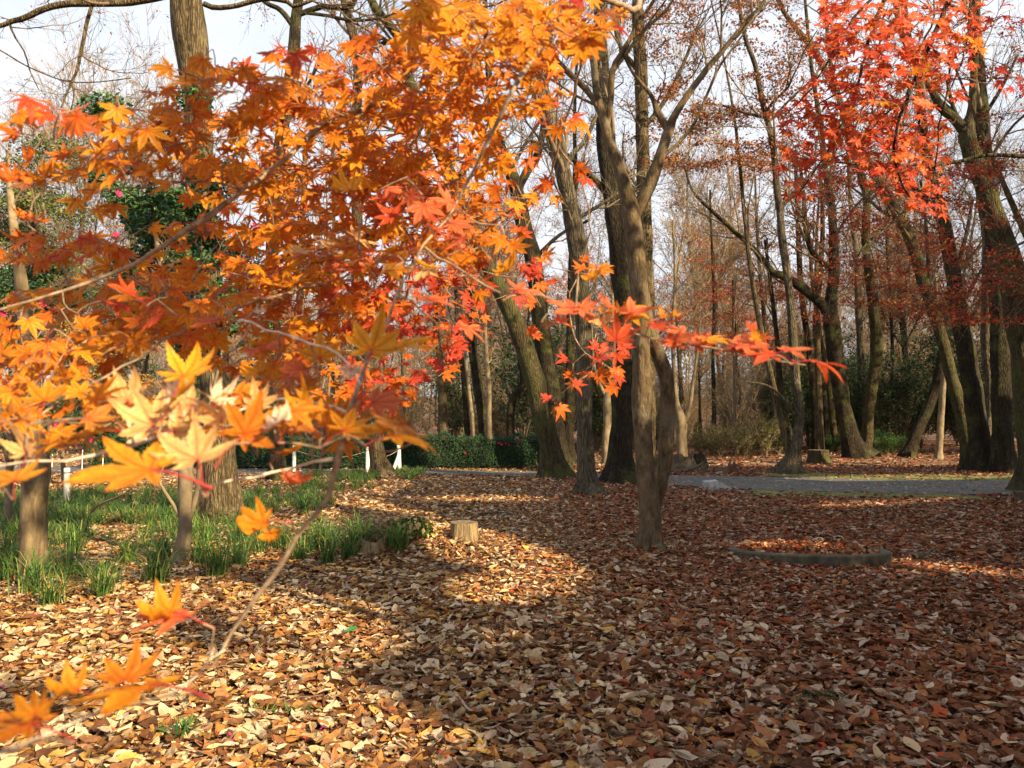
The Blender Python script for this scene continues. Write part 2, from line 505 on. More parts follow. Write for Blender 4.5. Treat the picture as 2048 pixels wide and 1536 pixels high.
acc = Acc()
x, y = scatter_xy(42000, 2.9, 7.5)
V, FS, k = litter(x, y, rng.gamma(9, .0088, len(x)).clip(.035, .14), True)
acc.add(V, FS, rep(litter_cols(x, y, len(x)), k))
x, y = scatter_xy(68000, 7.2, 14)
V, FS, k = litter(x, y, rng.gamma(9, .0088, len(x)).clip(.04, .13), False, .04, .22)
acc.add(V, FS, rep(litter_cols(x, y, len(x)), k))
x, y = scatter_xy(52000, 13.5, 25)
keep = ~on_path(x, y) & (~in_mossy(x, y) | (rng.random(len(x)) < .16)); x, y = x[keep], y[keep]
V, FS, k = litter(x, y, rng.uniform(.07, .13, len(x)), False, .05, .3)
acc.add(V, FS, rep(litter_cols(x, y, len(x)), k))
x, y = scatter_xy(26000, 24.5, 46)
V, FS, k = litter(x, y, rng.uniform(.09, .17, len(x)), False, .06, .3)
acc.add(V, FS, rep(litter_cols(x - 3, y, len(x)) * 1.1, k))
x, y = scatter_xy(9000, 15, 25); keep = on_path(x, y, -.02) & (rng.random(len(x)) < .6); x, y = x[keep], y[keep]
V, FS, k = litter(x, y, rng.uniform(.05, .10, len(x)), False, .01, .2, H(x, y) + .024)
acc.add(V, FS, rep(np.array([.42, .33, .24]) * rng.uniform(.4, 1.1, (len(x), 1)), k))
lit = acc.mk('leaf_litter', M_LITTER, smooth=False, kind='stuff')
tag(lit, 'dry tan and reddish brown fallen leaves covering the park ground', 'leaf litter')
for px, py, r0 in [(1301, 1104, .17), (1176, 991, .32), (66, 1168, .17), (358, 1132, .12), (442, 1046, .45), (1112, 957, .5), (1243, 966, .5), (927, 1108, .2), (746, 1108, .16)]:
    g = G(px, py); n = int(260 * (r0 / .17) ** .7); an = rng.uniform(0, 6.28, n); rd = r0 * (.8 + rng.gamma(1.6, .38, n))
    x, y = g[0] + rd * np.cos(an), g[1] + .05 + rd * np.sin(an)
    hb = H(x, y) + .07 * np.exp(-(rd - r0) / (.6 * r0)) * rng.uniform(0, 1, n)
    V, FS, k = litter(x, y, rng.uniform(.05, .10, n), True, .03, .55, hb)
    ac_ = Acc(); ac_.add(V, FS, rep(litter_cols(x, y, n), k)); o = ac_.mk('leaf_drift', M_LITTER, smooth=False, kind='stuff', base=g)
    tag(o, 'brown fallen leaves piled against the foot of a trunk', 'leaf litter')
# small red and orange maple stars among the litter
acc = Acc()
n = 2600
x, y = scatter_xy(n, 3, 12); keep = rng.random(n) < sstep(x, -2.5, 2.5) * .9 + .1; x, y = x[keep], y[keep]; n = len(x)
nr = norm(np.stack([rng.normal(0, .3, n), rng.normal(0, .3, n), np.ones(n)], -1)); A, B = frames(nr, rng.uniform(0, 6.28, n))
s = rng.uniform(.022, .04, n)[:, None]
c = np.stack([x, y, H(x, y) + rng.uniform(.02, .045, n)], -1)
kk = len(star) + 1
uv = np.vstack([[0, 0], star])
hh = rng.normal(0, .12, (n, kk))
V = c[:, None] + (s * uv[None, :, 0])[..., None] * A[:, None] + (s * uv[None, :, 1])[..., None] * B[:, None] + (s * hh)[..., None] * nr[:, None]
f = np.array([[0, i, i % (kk - 1) + 1] for i in range(1, kk)])
mc = np.array([[.42, .05, .02], [.30, .04, .02], [.42, .14, .03], [.5, .26, .04], [.2, .04, .02]])[rng.choice(5, n, p=[.3, .3, .2, .05, .15])]
acc.add(V, [(f[None] + (np.arange(n) * kk)[:, None, None]).reshape(-1, 3)], rep(mc, kk))
o = acc.mk('maple_leaf_litter', M_LITTER, smooth=False, kind='stuff'); tag(o, 'small red and orange fallen maple leaves mixed into the litter', 'leaf litter')
x, y = scatter_xy(420, 3, 16); n = len(x); an = rng.uniform(0, 6.28, n); ln = rng.uniform(.08, .35, n)
tw = np.stack([np.stack([x + np.cos(an) * ln * f_ + rng.normal(0, .01, n), y + np.sin(an) * ln * f_ + rng.normal(0, .01, n), H(x, y) + .045 + rng.uniform(0, .02, n)], -1) for f_ in (-.5, -.15, .2, .5)], 1)
V, f = tubes(tw, np.tile(rng.uniform(.0015, .004, n)[:, None], (1, 4)), 5)
o = mk('twig_litter', V, [f], simple('dead_twig', (.16, .11, .07), .8, 20, .4), kind='stuff'); tag(o, 'thin dead twigs lying among the fallen leaves', 'twigs')
# the nearest large leaves one by one
vari = []
for i in range(20):
    V, FS, k = litter(np.zeros(1), np.zeros(1), np.array([1.0]), True, .0041, .0, np.zeros(1))
    c = np.array([[.50, .38, .27], [.42, .32, .24], [.46, .33, .19], [.30, .13, .05], [.36, .25, .17]])[i % 5]
    vari.append(mesh_data('fallen_leaf', V, FS, M_LITTER, c * np.ones((14, 3)), False))
x, y = scatter_xy(300, 3.05, 6.2)
for i in range(300):
    o = link('fallen_leaf', vari[i % 20], ground, (x[i], y[i], float(H(x[i], y[i])) + .04))
    o.rotation_euler = (rng.normal(0, .25), rng.normal(0, .25), rng.uniform(0, 6.28)); sc = rng.uniform(.085, .135); o.scale = (sc * 1.1, sc, sc)

# ------------------------------------------------------------------ trees
def children(Pt, R, n_per, lr, ang, Nn, up, ratio, tmin=.25, tmax=1.0, wig=.12, rmin=.003):
    B, M, _ = Pt.shape
    tot = B * n_per
    if tot == 0: return np.zeros((0, Nn, 3)), np.zeros((0, Nn))
    bi = np.repeat(np.arange(B), n_per)
    t = rng.uniform(tmin, tmax, tot) * (M - 1)
    i0 = np.minimum(t.astype(int), M - 2); fr = (t - i0)[:, None]
    p0 = Pt[bi, i0] * (1 - fr) + Pt[bi, i0 + 1] * fr
    r0 = R[bi, i0] * (1 - fr[:, 0]) + R[bi, i0 + 1] * fr[:, 0]
    T = norm(Pt[bi, i0 + 1] - Pt[bi, i0])
    rnd = norm(rng.normal(0, 1, (tot, 3))); perp = norm(rnd - (rnd * T).sum(1, keepdims=True) * T)
    a = rng.uniform(ang[0], ang[1], tot)[:, None]
    D = T * np.cos(a) + perp * np.sin(a); D[:, 2] += up; D = norm(D)
    Ln = rng.uniform(lr[0], lr[1], tot)
    steps = D[:, None, :] + np.cumsum(rng.normal(0, wig, (tot, Nn - 1, 3)), axis=1)
    steps[:, :, 2] += np.linspace(0, up * .8, Nn - 1)[None]
    steps = norm(steps) * (Ln / (Nn - 1))[:, None, None]
    Q = np.concatenate([p0[:, None], p0[:, None] + np.cumsum(steps, axis=1)], 1)
    r1 = np.maximum(np.minimum(r0 * ratio, Ln * .022), rmin)
    RR = r1[:, None] * np.linspace(1, .35, Nn)[None]
    return Q, np.maximum(RR, rmin * .6)


def leafquads(c, size, nr=None, w=.5):
    n = len(c)
    if nr is None: nr = norm(rng.normal(0, 1, (n, 3)) + [0, 0, .3])
    A, B = frames(nr, rng.uniform(0, 6.28, n)); s = size[:, None]
    V = np.stack([c - B * s * .5, c + A * s * w * .5 + nr * s * .08, c + B * s * .5, c - A * s * w * .5 + nr * s * .08], 1)
    q = np.arange(n * 4).reshape(n, 4)
    return V.reshape(-1, 3), [q]


def stem_mesh(pts, w3, sides, flare, seed, base_z=None, knob=.05):
    n = len(pts)
    a = np.arange(sides) * 2 * math.pi / sides
    hgt = np.maximum(pts[:, 2] - pts[0, 2] - .06, 0)[:, None]
    r = np.random.default_rng(seed)
    f = np.ones((n, sides))
    for k, am in ((2, .06), (3, .05), (5, .03)):
        f += am * np.sin(k * a[None] + r.uniform(0, 6) + hgt * r.uniform(.4, 1.6)) * (.6 + .4 * np.sin(hgt * r.uniform(1, 3) + r.uniform(0, 6)))
    f += .07 * np.sin(hgt * r.uniform(2.5, 4) + r.uniform(0, 6)) * np.sin(hgt * 1.3 + r.uniform(0, 6) + a[None])
    f += knob * r.normal(0, 1, (n, 1)) * .35 + knob * r.normal(0, 1, (n, sides)) * .35
    if flare > 0:
        lobes = .5 + .5 * np.cos(int(r.integers(4, 7)) * a[None] + r.uniform(0, 6))
        f += flare * np.exp(-np.maximum(hgt, 0) / (w3[0] * .9 + .04)) * (.2 + .9 * lobes ** 2)
    return tubes(pts[None], w3[None], sides, f[None])


BROWNS = np.array([[.26, .10, .04], [.34, .15, .05], [.20, .075, .035], [.40, .20, .07], [.30, .085, .04]])
REDS = np.array([[.42, .07, .035], [.36, .05, .03], [.46, .13, .045], [.28, .04, .03], [.5, .2, .05]])
THIN = 1.1 * np.array([[.22, .12, .07], [.18, .08, .05]])


def grow_tree(name, label, stems, bark_m, d=None, twig=M_TWIG, flare=.85, n1=9, L1=(1.2, 3.2), n2=7, n3=7, up=.25, leaves=0.0, pal=BROWNS, lsize=(.05, .09),
              zmin=2.2, extend=True, cat='tree', group=None, rmin=.004, lf_z=(0, 99), sides=16, drift=0.0, local=None, dl=None):
    """stems: polylines of (px, py, width px[, depth]); the first one is the trunk and starts on the ground"""
    S3 = []
    ws = .95 if bark_m is M_SMOOTH else .94
    for k, st in enumerate(stems):
        if local: pts = np.array([s[:3] for s in st], float); w = np.array([s[3] for s in st], float)
        else:
            if d is None:
                g = G(st[0][0], st[0][1]); d = float((g - CAM) @ FW)
            dd = np.array([s[3] if len(s) > 3 else d for s in st], float)
            if k == 0 and drift: dd = dd + np.linspace(0, drift, len(st))
            elif drift and len(st[0]) < 4: dd = dd + drift * .8
            pts = P([s[0] for s in st], [s[1] for s in st], dd)
            w = np.array([s[2] for s in st], float) / 2 / F * dd * ws
            if k == 0: pts[0, 2] = float(H(pts[0, 0], pts[0, 1])) - .06
            if extend and st[-1][1] < 25:
                dirn = norm(pts[-1] - pts[-2]) * .6 + np.array([0, 0, .4])
                pts = np.vstack([pts, pts[-1] + dirn * 2.0, pts[-1] + dirn * 4.2]); w = np.append(w, [w[-1] * .6, .012])
        L = np.linalg.norm(np.diff(pts, axis=0), axis=1).sum()
        n = int(np.clip(L / .12, 10, 70))
        q = spline(np.column_stack([pts, w]), n)
        if k: q[:, :3] += np.cumsum(rng.normal(0, .004 * (L / n) / .2, (n, 3)), axis=0)
        S3.append((q[:, :3], np.maximum(q[:, 3], .004)))
    base = S3[0][0][0].copy(); base[2] += .06
    root = thing(name, label, cat, base, group)
    for k, (q, w) in enumerate(S3):
        sd = sides if k == 0 else max(8, sides - 6)
        V, f = stem_mesh(q, w, sd, flare if k == 0 else 0, int(rng.integers(1e6)))
        mk('trunk' if k == 0 else 'limb', V, [f], bark_m, root)
    a = Acc(); tips = []
    for q, w in S3:
        zz = q[:, 2]; okz = zz > zmin
        if okz.sum() < 3: continue
        qq = spline(q[okz], 20)[None]; ww = np.interp(np.linspace(0, 1, 20), np.linspace(0, 1, okz.sum()), w[okz])[None]
        Ls = np.linalg.norm(np.diff(qq[0], axis=0), axis=1).sum()
        k1 = max(2, int(n1 * min(1.3, Ls / 5)))
        c1, r1 = children(qq, ww, k1, L1, (.5, 1.15), 9, up, .5, .05, 1.0, .16, rmin)
        c2, r2 = children(c1, r1, n2, (L1[0] * .4, L1[1] * .5), (.4, 1.0), 6, up * .5, .6, .2, 1, .16, rmin)
        c3, r3 = children(c2, r2, n3, (L1[0] * .15, L1[1] * .22), (.3, .9), 4, up * .3, .7, .2, 1, .15, rmin)
        for c, r, s in ((c1, r1, 6), (c2, r2, 4), (c3, r3, 3)):
            V, f = tubes(c, r, s); a.add(V, [f])
        tips.append(c3[:, 1:].reshape(-1, 3)); tips.append(c2[:, 3:].reshape(-1, 3))
    if a.n: a.mk('crown', twig, root, color=False)
    if leaves > 0 and tips:
        t = np.concatenate(tips); t = t[(t[:, 2] > lf_z[0]) & (t[:, 2] < lf_z[1])]
        # leaves hang on in clumps
        cl = np.sin(t[:, 0] * 1.3 + 1) * np.sin(t[:, 1] * 1.1) + np.sin(t[:, 2] * 1.7 + t[:, 0]) * .7
        pr = leaves * (0.35 + 1.3 * (cl > -.1))
        kk = rng.poisson(pr); t = np.repeat(t, kk, axis=0) + rng.normal(0, .05, (kk.sum(), 3))
        if len(t):
            V, FS = leafquads(t, rng.uniform(lsize[0], lsize[1], len(t)))
            C = pal[rng.integers(len(pal), size=len(t))] * rng.uniform(.7, 1.25, (len(t), 1))
            mk('foliage', V, FS, M_BROWN, root, rep(C, 4), False, kind='stuff')
    return root


# --- the trees of the foreground and middle distance, traced one by one
grow_tree('bare_tree', 'smooth barked tree forking low into two stems in the middle of the leafy ground', [
    [(1301, 1104, 46), (1301, 1070, 42), (1302, 1030, 44), (1298, 990, 42), (1292, 950, 37), (1288, 880, 35), (1284, 847, 37), (1284, 783, 41), (1284, 719, 35), (1283, 650, 36), (1279, 600, 37), (1274, 520, 39), (1266, 450, 40), (1258, 405, 36), (1243, 350, 27), (1222, 290, 22), (1200, 215, 19), (1192, 180, 16), (1186, 120, 15), (1170, 60, 12), (1150, 0, 10)],
    [(1305, 1018, 30), (1317, 975, 31), (1328, 930, 31), (1333, 879, 31), (1336, 830, 30), (1335, 783, 29), (1330, 750, 30), (1319, 719, 30), (1305, 680, 30), (1294, 640, 28), (1284, 580, 26), (1276, 520, 22)],
    [(1263, 440, 30), (1278, 410, 27), (1302, 360, 27), (1320, 310, 22), (1335, 265, 21), (1350, 225, 15), (1400, 150, 12), (1450, 90, 10), (1500, 30, 8), (1530, -10, 7)],
    [(1335, 262, 14), (1315, 225, 15), (1303, 190, 9), (1270, 150, 7), (1240, 90, 5)],
    [(1205, 235, 14), (1180, 190, 12), (1150, 160, 13), (1112, 122, 12), (1085, 80, 9), (1060, 30, 7)],
    [(1213, 262, 12), (1222, 200, 13), (1226, 140, 13), (1248, 100, 11), (1268, 60, 9), (1275, 0, 8)],
    [(1320, 320, 8), (1380, 260, 7), (1410, 200, 6), (1440, 130, 5), (1490, 60, 4)],
], M_SMOOTH, n1=5, L1=(.5, 1.3), n2=5, n3=5, zmin=4.4, flare=1.0, rmin=.0028, drift=.6, sides=22)

grow_tree('oak_tree', 'thick dark mossy trunk standing right behind the forked smooth tree', [
    [(1240, 966, 70), (1240, 930, 54), (1241, 880, 48), (1250, 780, 48), (1254, 650, 45), (1242, 520, 44), (1226, 400, 44), (1212, 290, 38), (1205, 170, 32), (1200, 60, 27), (1196, -20, 24)],
    [(1226, 400, 18), (1180, 350, 12), (1120, 300, 8), (1060, 280, 6)],
    [(1205, 170, 14), (1250, 110, 10), (1290, 60, 8), (1340, 10, 6)],
], M_DARK, n1=8, zmin=5, sides=18, leaves=.12)
grow_tree('oak_tree', 'yellowish brown trunk rising behind the right limb of the forked tree', [
    [(1296, 946, 34), (1296, 700, 30), (1292, 500, 28), (1287, 350, 28), (1284, 250, 28), (1282, 150, 28), (1276, 60, 25), (1275, 0, 22)],
    [(1284, 260, 12), (1330, 200, 9), (1370, 120, 7), (1400, 40, 5)], [(1282, 150, 12), (1240, 90, 9), (1225, 20, 6)],
], M_OAK, n1=10, zmin=7, leaves=.55, n2=8, lf_z=(8, 99))
grow_tree('oak_tree', 'straight grey furrowed trunk with flared foot left of the dark mossy trunk', [
    [(1176, 991, 52), (1174, 960, 40), (1172, 930, 37), (1170, 850, 35), (1168, 700, 34), (1164, 600, 34), (1158, 520, 37), (1148, 450, 37), (1130, 360, 34), (1119, 300, 33), (1102, 245, 30), (1085, 180, 27), (1068, 120, 23), (1055, 50, 20), (1048, -10, 18)],
    [(1128, 340, 14), (1145, 308, 12), (1170, 280, 10), (1190, 235, 8), (1210, 180, 6)],
    [(1150, 440, 9), (1215, 400, 7), (1260, 370, 5)],
    [(1085, 180, 13), (1100, 120, 11), (1128, 60, 9), (1145, 0, 7)],
], M_GREY, n1=8, zmin=4.5, sides=20, rmin=.0035)
grow_tree('oak_tree', 'large leaning furrowed trunk curving up to the left from beside the hedge end', [
    [(1112, 957, 58), (1104, 915, 46), (1096, 870, 43), (1085, 830, 42), (1070, 760, 42), (1046, 690, 40), (1020, 620, 37), (990, 560, 34), (962, 500, 31), (935, 440, 30), (908, 375, 28), (888, 320, 26), (865, 270, 24), (840, 210, 23), (815, 150, 22), (802, 105, 21), (798, 75, 22), (775, 45, 20), (745, 5, 18)],
    [(798, 80, 12), (770, 86, 10), (745, 98, 8), (720, 104, 5)],
    [(888, 320, 12), (850, 280, 9), (800, 265, 7), (760, 250, 5)],
], M_OAKM, n1=10, zmin=5, sides=20, leaves=.15)
grow_tree('oak_tree', 'dark upright trunk close behind the large leaning trunk', [
    [(1118, 944, 50), (1115, 900, 40), (1110, 850, 37), (1100, 760, 38), (1086, 680, 38), (1076, 600, 38), (1066, 520, 36), (1048, 450, 33), (1035, 390, 30), (1022, 345, 26), (1000, 290, 22), (985, 230, 18), (975, 120, 14), (970, 0, 10)],
    [(1034, 380, 18), (1052, 345, 18), (1072, 315, 17), (1084, 270, 14), (1090, 200, 11), (1098, 100, 8), (1100, 0, 6)],
    [(1066, 520, 10), (1120, 470, 8), (1180, 440, 6)],
], M_DARK, n1=8, zmin=6, sides=16)
grow_tree('oak_tree', 'thin dark pole like trunk between the leaning trunk and the grey trunk', [
    [(1137, 930, 26), (1138, 850, 22), (1140, 750, 20), (1141, 650, 18), (1143, 550, 16), (1147, 450, 13), (1150, 350, 10), (1150, 200, 7), (1160, 0, 5)]], M_DARK, n1=9, zmin=7)
grow_tree('oak_tree', 'slanting brown trunk between the two white rope posts', [
    [(765, 952, 44), (758, 925, 36), (752, 890, 32), (742, 820, 31), (731, 750, 30), (722, 680, 29), (717, 600, 28), (716, 500, 25), (713, 400, 23), (712, 300, 22), (714, 200, 21), (716, 130, 20), (706, 70, 19), (690, 10, 17)],
    [(714, 160, 9), (740, 110, 8), (752, 60, 6), (760, 10, 5)],
], M_OAK, n1=9, zmin=5, sides=18, leaves=.2)
grow_tree('oak_tree', 'biggest furrowed trunk on the left standing in the grass behind the slim pale tree', [
    [(442, 1046, 108), (440, 1010, 92), (440, 980, 84), (436, 900, 74), (432, 800, 64), (426, 700, 60), (418, 600, 57), (408, 500, 56), (400, 400, 56), (396, 300, 56), (393, 200, 58), (388, 120, 66), (379, 60, 72), (374, 0, 68)],
    [(345, -15, 22), (300, -2, 17), (250, 6, 15), (190, 8, 14), (130, 9, 14), (90, 18, 12), (50, 36, 12), (25, 42, 10), (0, 52, 9), (-40, 60, 6)],
    [(184, 8, 8), (174, 40, 8), (166, 80, 7.5), (160, 110, 7), (154, 140, 6), (142, 165, 5), (130, 195, 4), (124, 215, 3)],
    [(142, 165, 4), (148, 190, 3), (140, 230, 2.5)],
    [(18, 45, 6), (28, 70, 4), (50, 105, 3.4), (60, 140, 3), (78, 180, 2)],
    [(408, 8, 12), (430, 16, 11), (470, 12, 10), (505, 3, 11), (540, -3, 11), (575, 4, 10), (600, 10, 8)],
    [(0, 100, 3), (60, 135, 3), (120, 160, 3), (180, 166, 2.5), (260, 158, 2)],
], M_OAK, n1=4, L1=(.6, 1.6), zmin=4.6, sides=26, flare=.35, rmin=.003, n2=6, n3=6, leaves=.05, lsize=(.05, .08), pal=THIN)
grow_tree('oak_tree', 'dark brown trunk seen between the orange leaves at the top left', [
    [(556, 962, 34), (552, 800, 30), (546, 600, 27), (545, 450, 26), (552, 350, 25), (565, 250, 25), (580, 170, 24), (588, 90, 24), (592, 40, 22), (598, -10, 20)],
    [(592, 60, 13), (560, 20, 11), (520, -5, 9)],
    [(596, 30, 12), (640, 14, 12), (680, 16, 12), (705, 2, 10)],
    [(588, 22, 8), (650, 30, 7), (720, 40, 6), (800, 20, 4)],
], M_DARK, n1=8, zmin=6, leaves=.4)

# right hand group
grow_tree('oak_tree', 'slender crooked pale trunk on a knobbly dark foot beside the path', [
    [(1578, 948, 46), (1583, 925, 36), (1590, 900, 25), (1595, 870, 19), (1600, 830, 20), (1594, 780, 18), (1590, 740, 19), (1586, 680, 19), (1580, 600, 17), (1572, 530, 17), (1565, 480, 17), (1560, 430, 15), (1554, 380, 14), (1550, 330, 13), (1545, 280, 13), (1532, 230, 12), (1520, 180, 11), (1510, 130, 10), (1492, 80, 9), (1478, 10, 8)],
    [(1532, 235, 9), (1490, 225, 6), (1450, 212, 5), (1410, 205, 3)],
    [(1560, 420, 8), (1600, 370, 6), (1640, 330, 4)],
    [(1590, 830, 9), (1560, 790, 6), (1530, 770, 5), (1490, 765, 3)],
], M_GREY, n1=9, zmin=5, leaves=.6, lf_z=(5, 99), n2=7)
grow_tree('oak_tree', 'dark trunk forking at mid height with a long limb reaching left over the cut stump', [
    [(1716, 916, 50), (1705, 890, 38), (1695, 850, 34), (1682, 790, 33), (1675, 740, 33), (1668, 690, 32), (1661, 640, 33), (1662, 600, 24), (1668, 550, 23), (1668, 500, 21), (1665, 440, 18), (1658, 380, 15), (1648, 320, 12), (1640, 240, 10), (1625, 150, 8), (1610, 0, 6)],
    [(1658, 632, 22), (1645, 610, 21), (1622, 590, 20), (1600, 572, 19), (1570, 552, 18), (1548, 545, 15), (1528, 520, 13), (1508, 495, 11), (1470, 462, 9), (1430, 425, 8), (1390, 385, 6), (1370, 330, 4)],
    [(1662, 540, 12), (1640, 520, 11), (1622, 500, 11), (1612, 460, 10), (1608, 400, 8), (1600, 330, 6)],
], M_DARK, n1=10, zmin=6, leaves=.4, n2=7, lf_z=(6, 99), sides=18)
grow_tree('oak_tree', 'upright trunk lit on one side just right of the forking dark trunk', [
    [(1733, 912, 36), (1734, 880, 24), (1738, 820, 24), (1746, 760, 24), (1753, 710, 24), (1752, 660, 22), (1747, 610, 22), (1740, 560, 21), (1733, 500, 18), (1732, 440, 17), (1734, 400, 16), (1722, 350, 15), (1708, 310, 14), (1694, 270, 13), (1680, 200, 12), (1650, 140, 14), (1620, 90, 13), (1590, 55, 11), (1560, 10, 8)],
    [(1734, 400, 8), (1770, 340, 6), (1800, 260, 5), (1820, 180, 4)],
], M_OAKM, n1=10, zmin=6, leaves=.4, n2=7, lf_z=(6, 99), drift=-.5)
grow_tree('oak_tree', 'left leaning trunk with a sunlit mossy bend at the left of the big trunk cluster', [
    [(1948, 938, 40), (1938, 880, 36), (1926, 830, 30), (1912, 785, 26), (1896, 730, 24), (1884, 680, 24), (1872, 640, 24), (1858, 600, 24), (1846, 560, 24), (1832, 510, 24), (1818, 470, 22), (1795, 425, 20), (1770, 385, 19), (1745, 340, 17), (1722, 300, 15), (1700, 255, 14), (1680, 200, 12), (1660, 120, 9), (1650, 0, 6)],
    [(1858, 600, 10), (1855, 520, 8), (1850, 440, 7), (1840, 360, 5)],
], M_OAKM, n1=7, zmin=5.5, leaves=.3, drift=.8, sides=18)
grow_tree('oak_tree', 'thick dark trunk leaning left in the middle of the big trunk cluster', [
    [(1966, 943, 62), (1962, 900, 46), (1954, 840, 40), (1946, 790, 38), (1938, 740, 37), (1930, 690, 35), (1920, 630, 33), (1910, 570, 31), (1900, 510, 29), (1890, 460, 28), (1878, 410, 25), (1862, 350, 22), (1850, 290, 20), (1842, 220, 17), (1835, 140, 14), (1800, 60, 10), (1790, -5, 8)],
    [(1888, 450, 12), (1855, 400, 11), (1810, 360, 9), (1790, 300, 7), (1770, 230, 5)],
    [(1920, 620, 8), (1950, 560, 7), (1985, 500, 5)],
], M_DARK, n1=7, zmin=5.5, leaves=.3, sides=18)
grow_tree('oak_tree', 'tall straight trunk rising out of the frame in the big trunk cluster', [
    [(2004, 946, 48), (2004, 900, 42), (2003, 850, 40), (2003, 780, 38), (2001, 700, 36), (1997, 620, 34), (1993, 550, 32), (1988, 480, 30), (1980, 400, 29), (1970, 320, 28), (1964, 230, 26), (1959, 150, 23), (1953, 70, 20), (1950, 0, 18)],
    [(1964, 240, 9), (2000, 180, 7), (2035, 110, 5)], [(1975, 350, 8), (1940, 300, 7), (1925, 240, 5)],
], M_DARK, n1=8, zmin=6, leaves=.3, drift=-.6, sides=18)
grow_tree('oak_tree', 'slim trunk squeezed behind the straight tall trunk of the cluster', [
    [(1985, 934, 20), (1976, 870, 13), (1980, 800, 14), (1976, 740, 18), (1972, 680, 21), (1974, 620, 22), (1975, 540, 22), (1974, 480, 18), (1960, 400, 12), (1950, 300, 9), (1945, 200, 7), (1940, 0, 5)]], M_GREY, n1=7, zmin=7)
grow_tree('oak_tree', 'nearest right edge trunk with green moss forking into a Y high up', [
    [(2092, 986, 96), (2078, 930, 70), (2066, 860, 56), (2057, 800, 54), (2048, 720, 54), (2040, 660, 55), (2034, 600, 54), (2020, 540, 52), (2003, 480, 44), (1988, 430, 40), (1972, 380, 36), (1952, 330, 34), (1938, 290, 32), (1932, 262, 30), (1942, 225, 17), (1946, 180, 15), (1950, 120, 13), (1952, 60, 11), (1958, -10, 9)],
    [(1932, 268, 22), (1910, 240, 20), (1885, 218, 18), (1862, 180, 14), (1840, 140, 12), (1820, 80, 9), (1810, 0, 7)],
    [(1925, 250, 9), (1908, 215, 8), (1895, 160, 6)],
    [(2030, 600, 12), (2060, 520, 10), (2090, 440, 8)],
], M_OAKM, n1=5, L1=(.8, 2.0), zmin=5, sides=22, rmin=.0035, leaves=.1)
grow_tree('bare_tree', 'dark trunk leaning right in front of the evergreen thicket right of centre', [
    [(1815, 914, 26), (1828, 880, 22), (1845, 840, 20), (1862, 800, 20), (1876, 755, 20), (1885, 700, 17), (1892, 640, 14), (1905, 560, 11), (1930, 480, 8), (1945, 400, 6)]], M_DARK, d=29, n1=8, zmin=4)
grow_tree('bare_tree', 'thin pale stem beside the right leaning dark trunk', [
    [(1877, 918, 15), (1880, 860, 13), (1884, 800, 12), (1888, 740, 11), (1880, 660, 9), (1872, 580, 7), (1868, 480, 5)]], M_PALE, d=28, n1=8, zmin=4, twig=M_TWIGP)

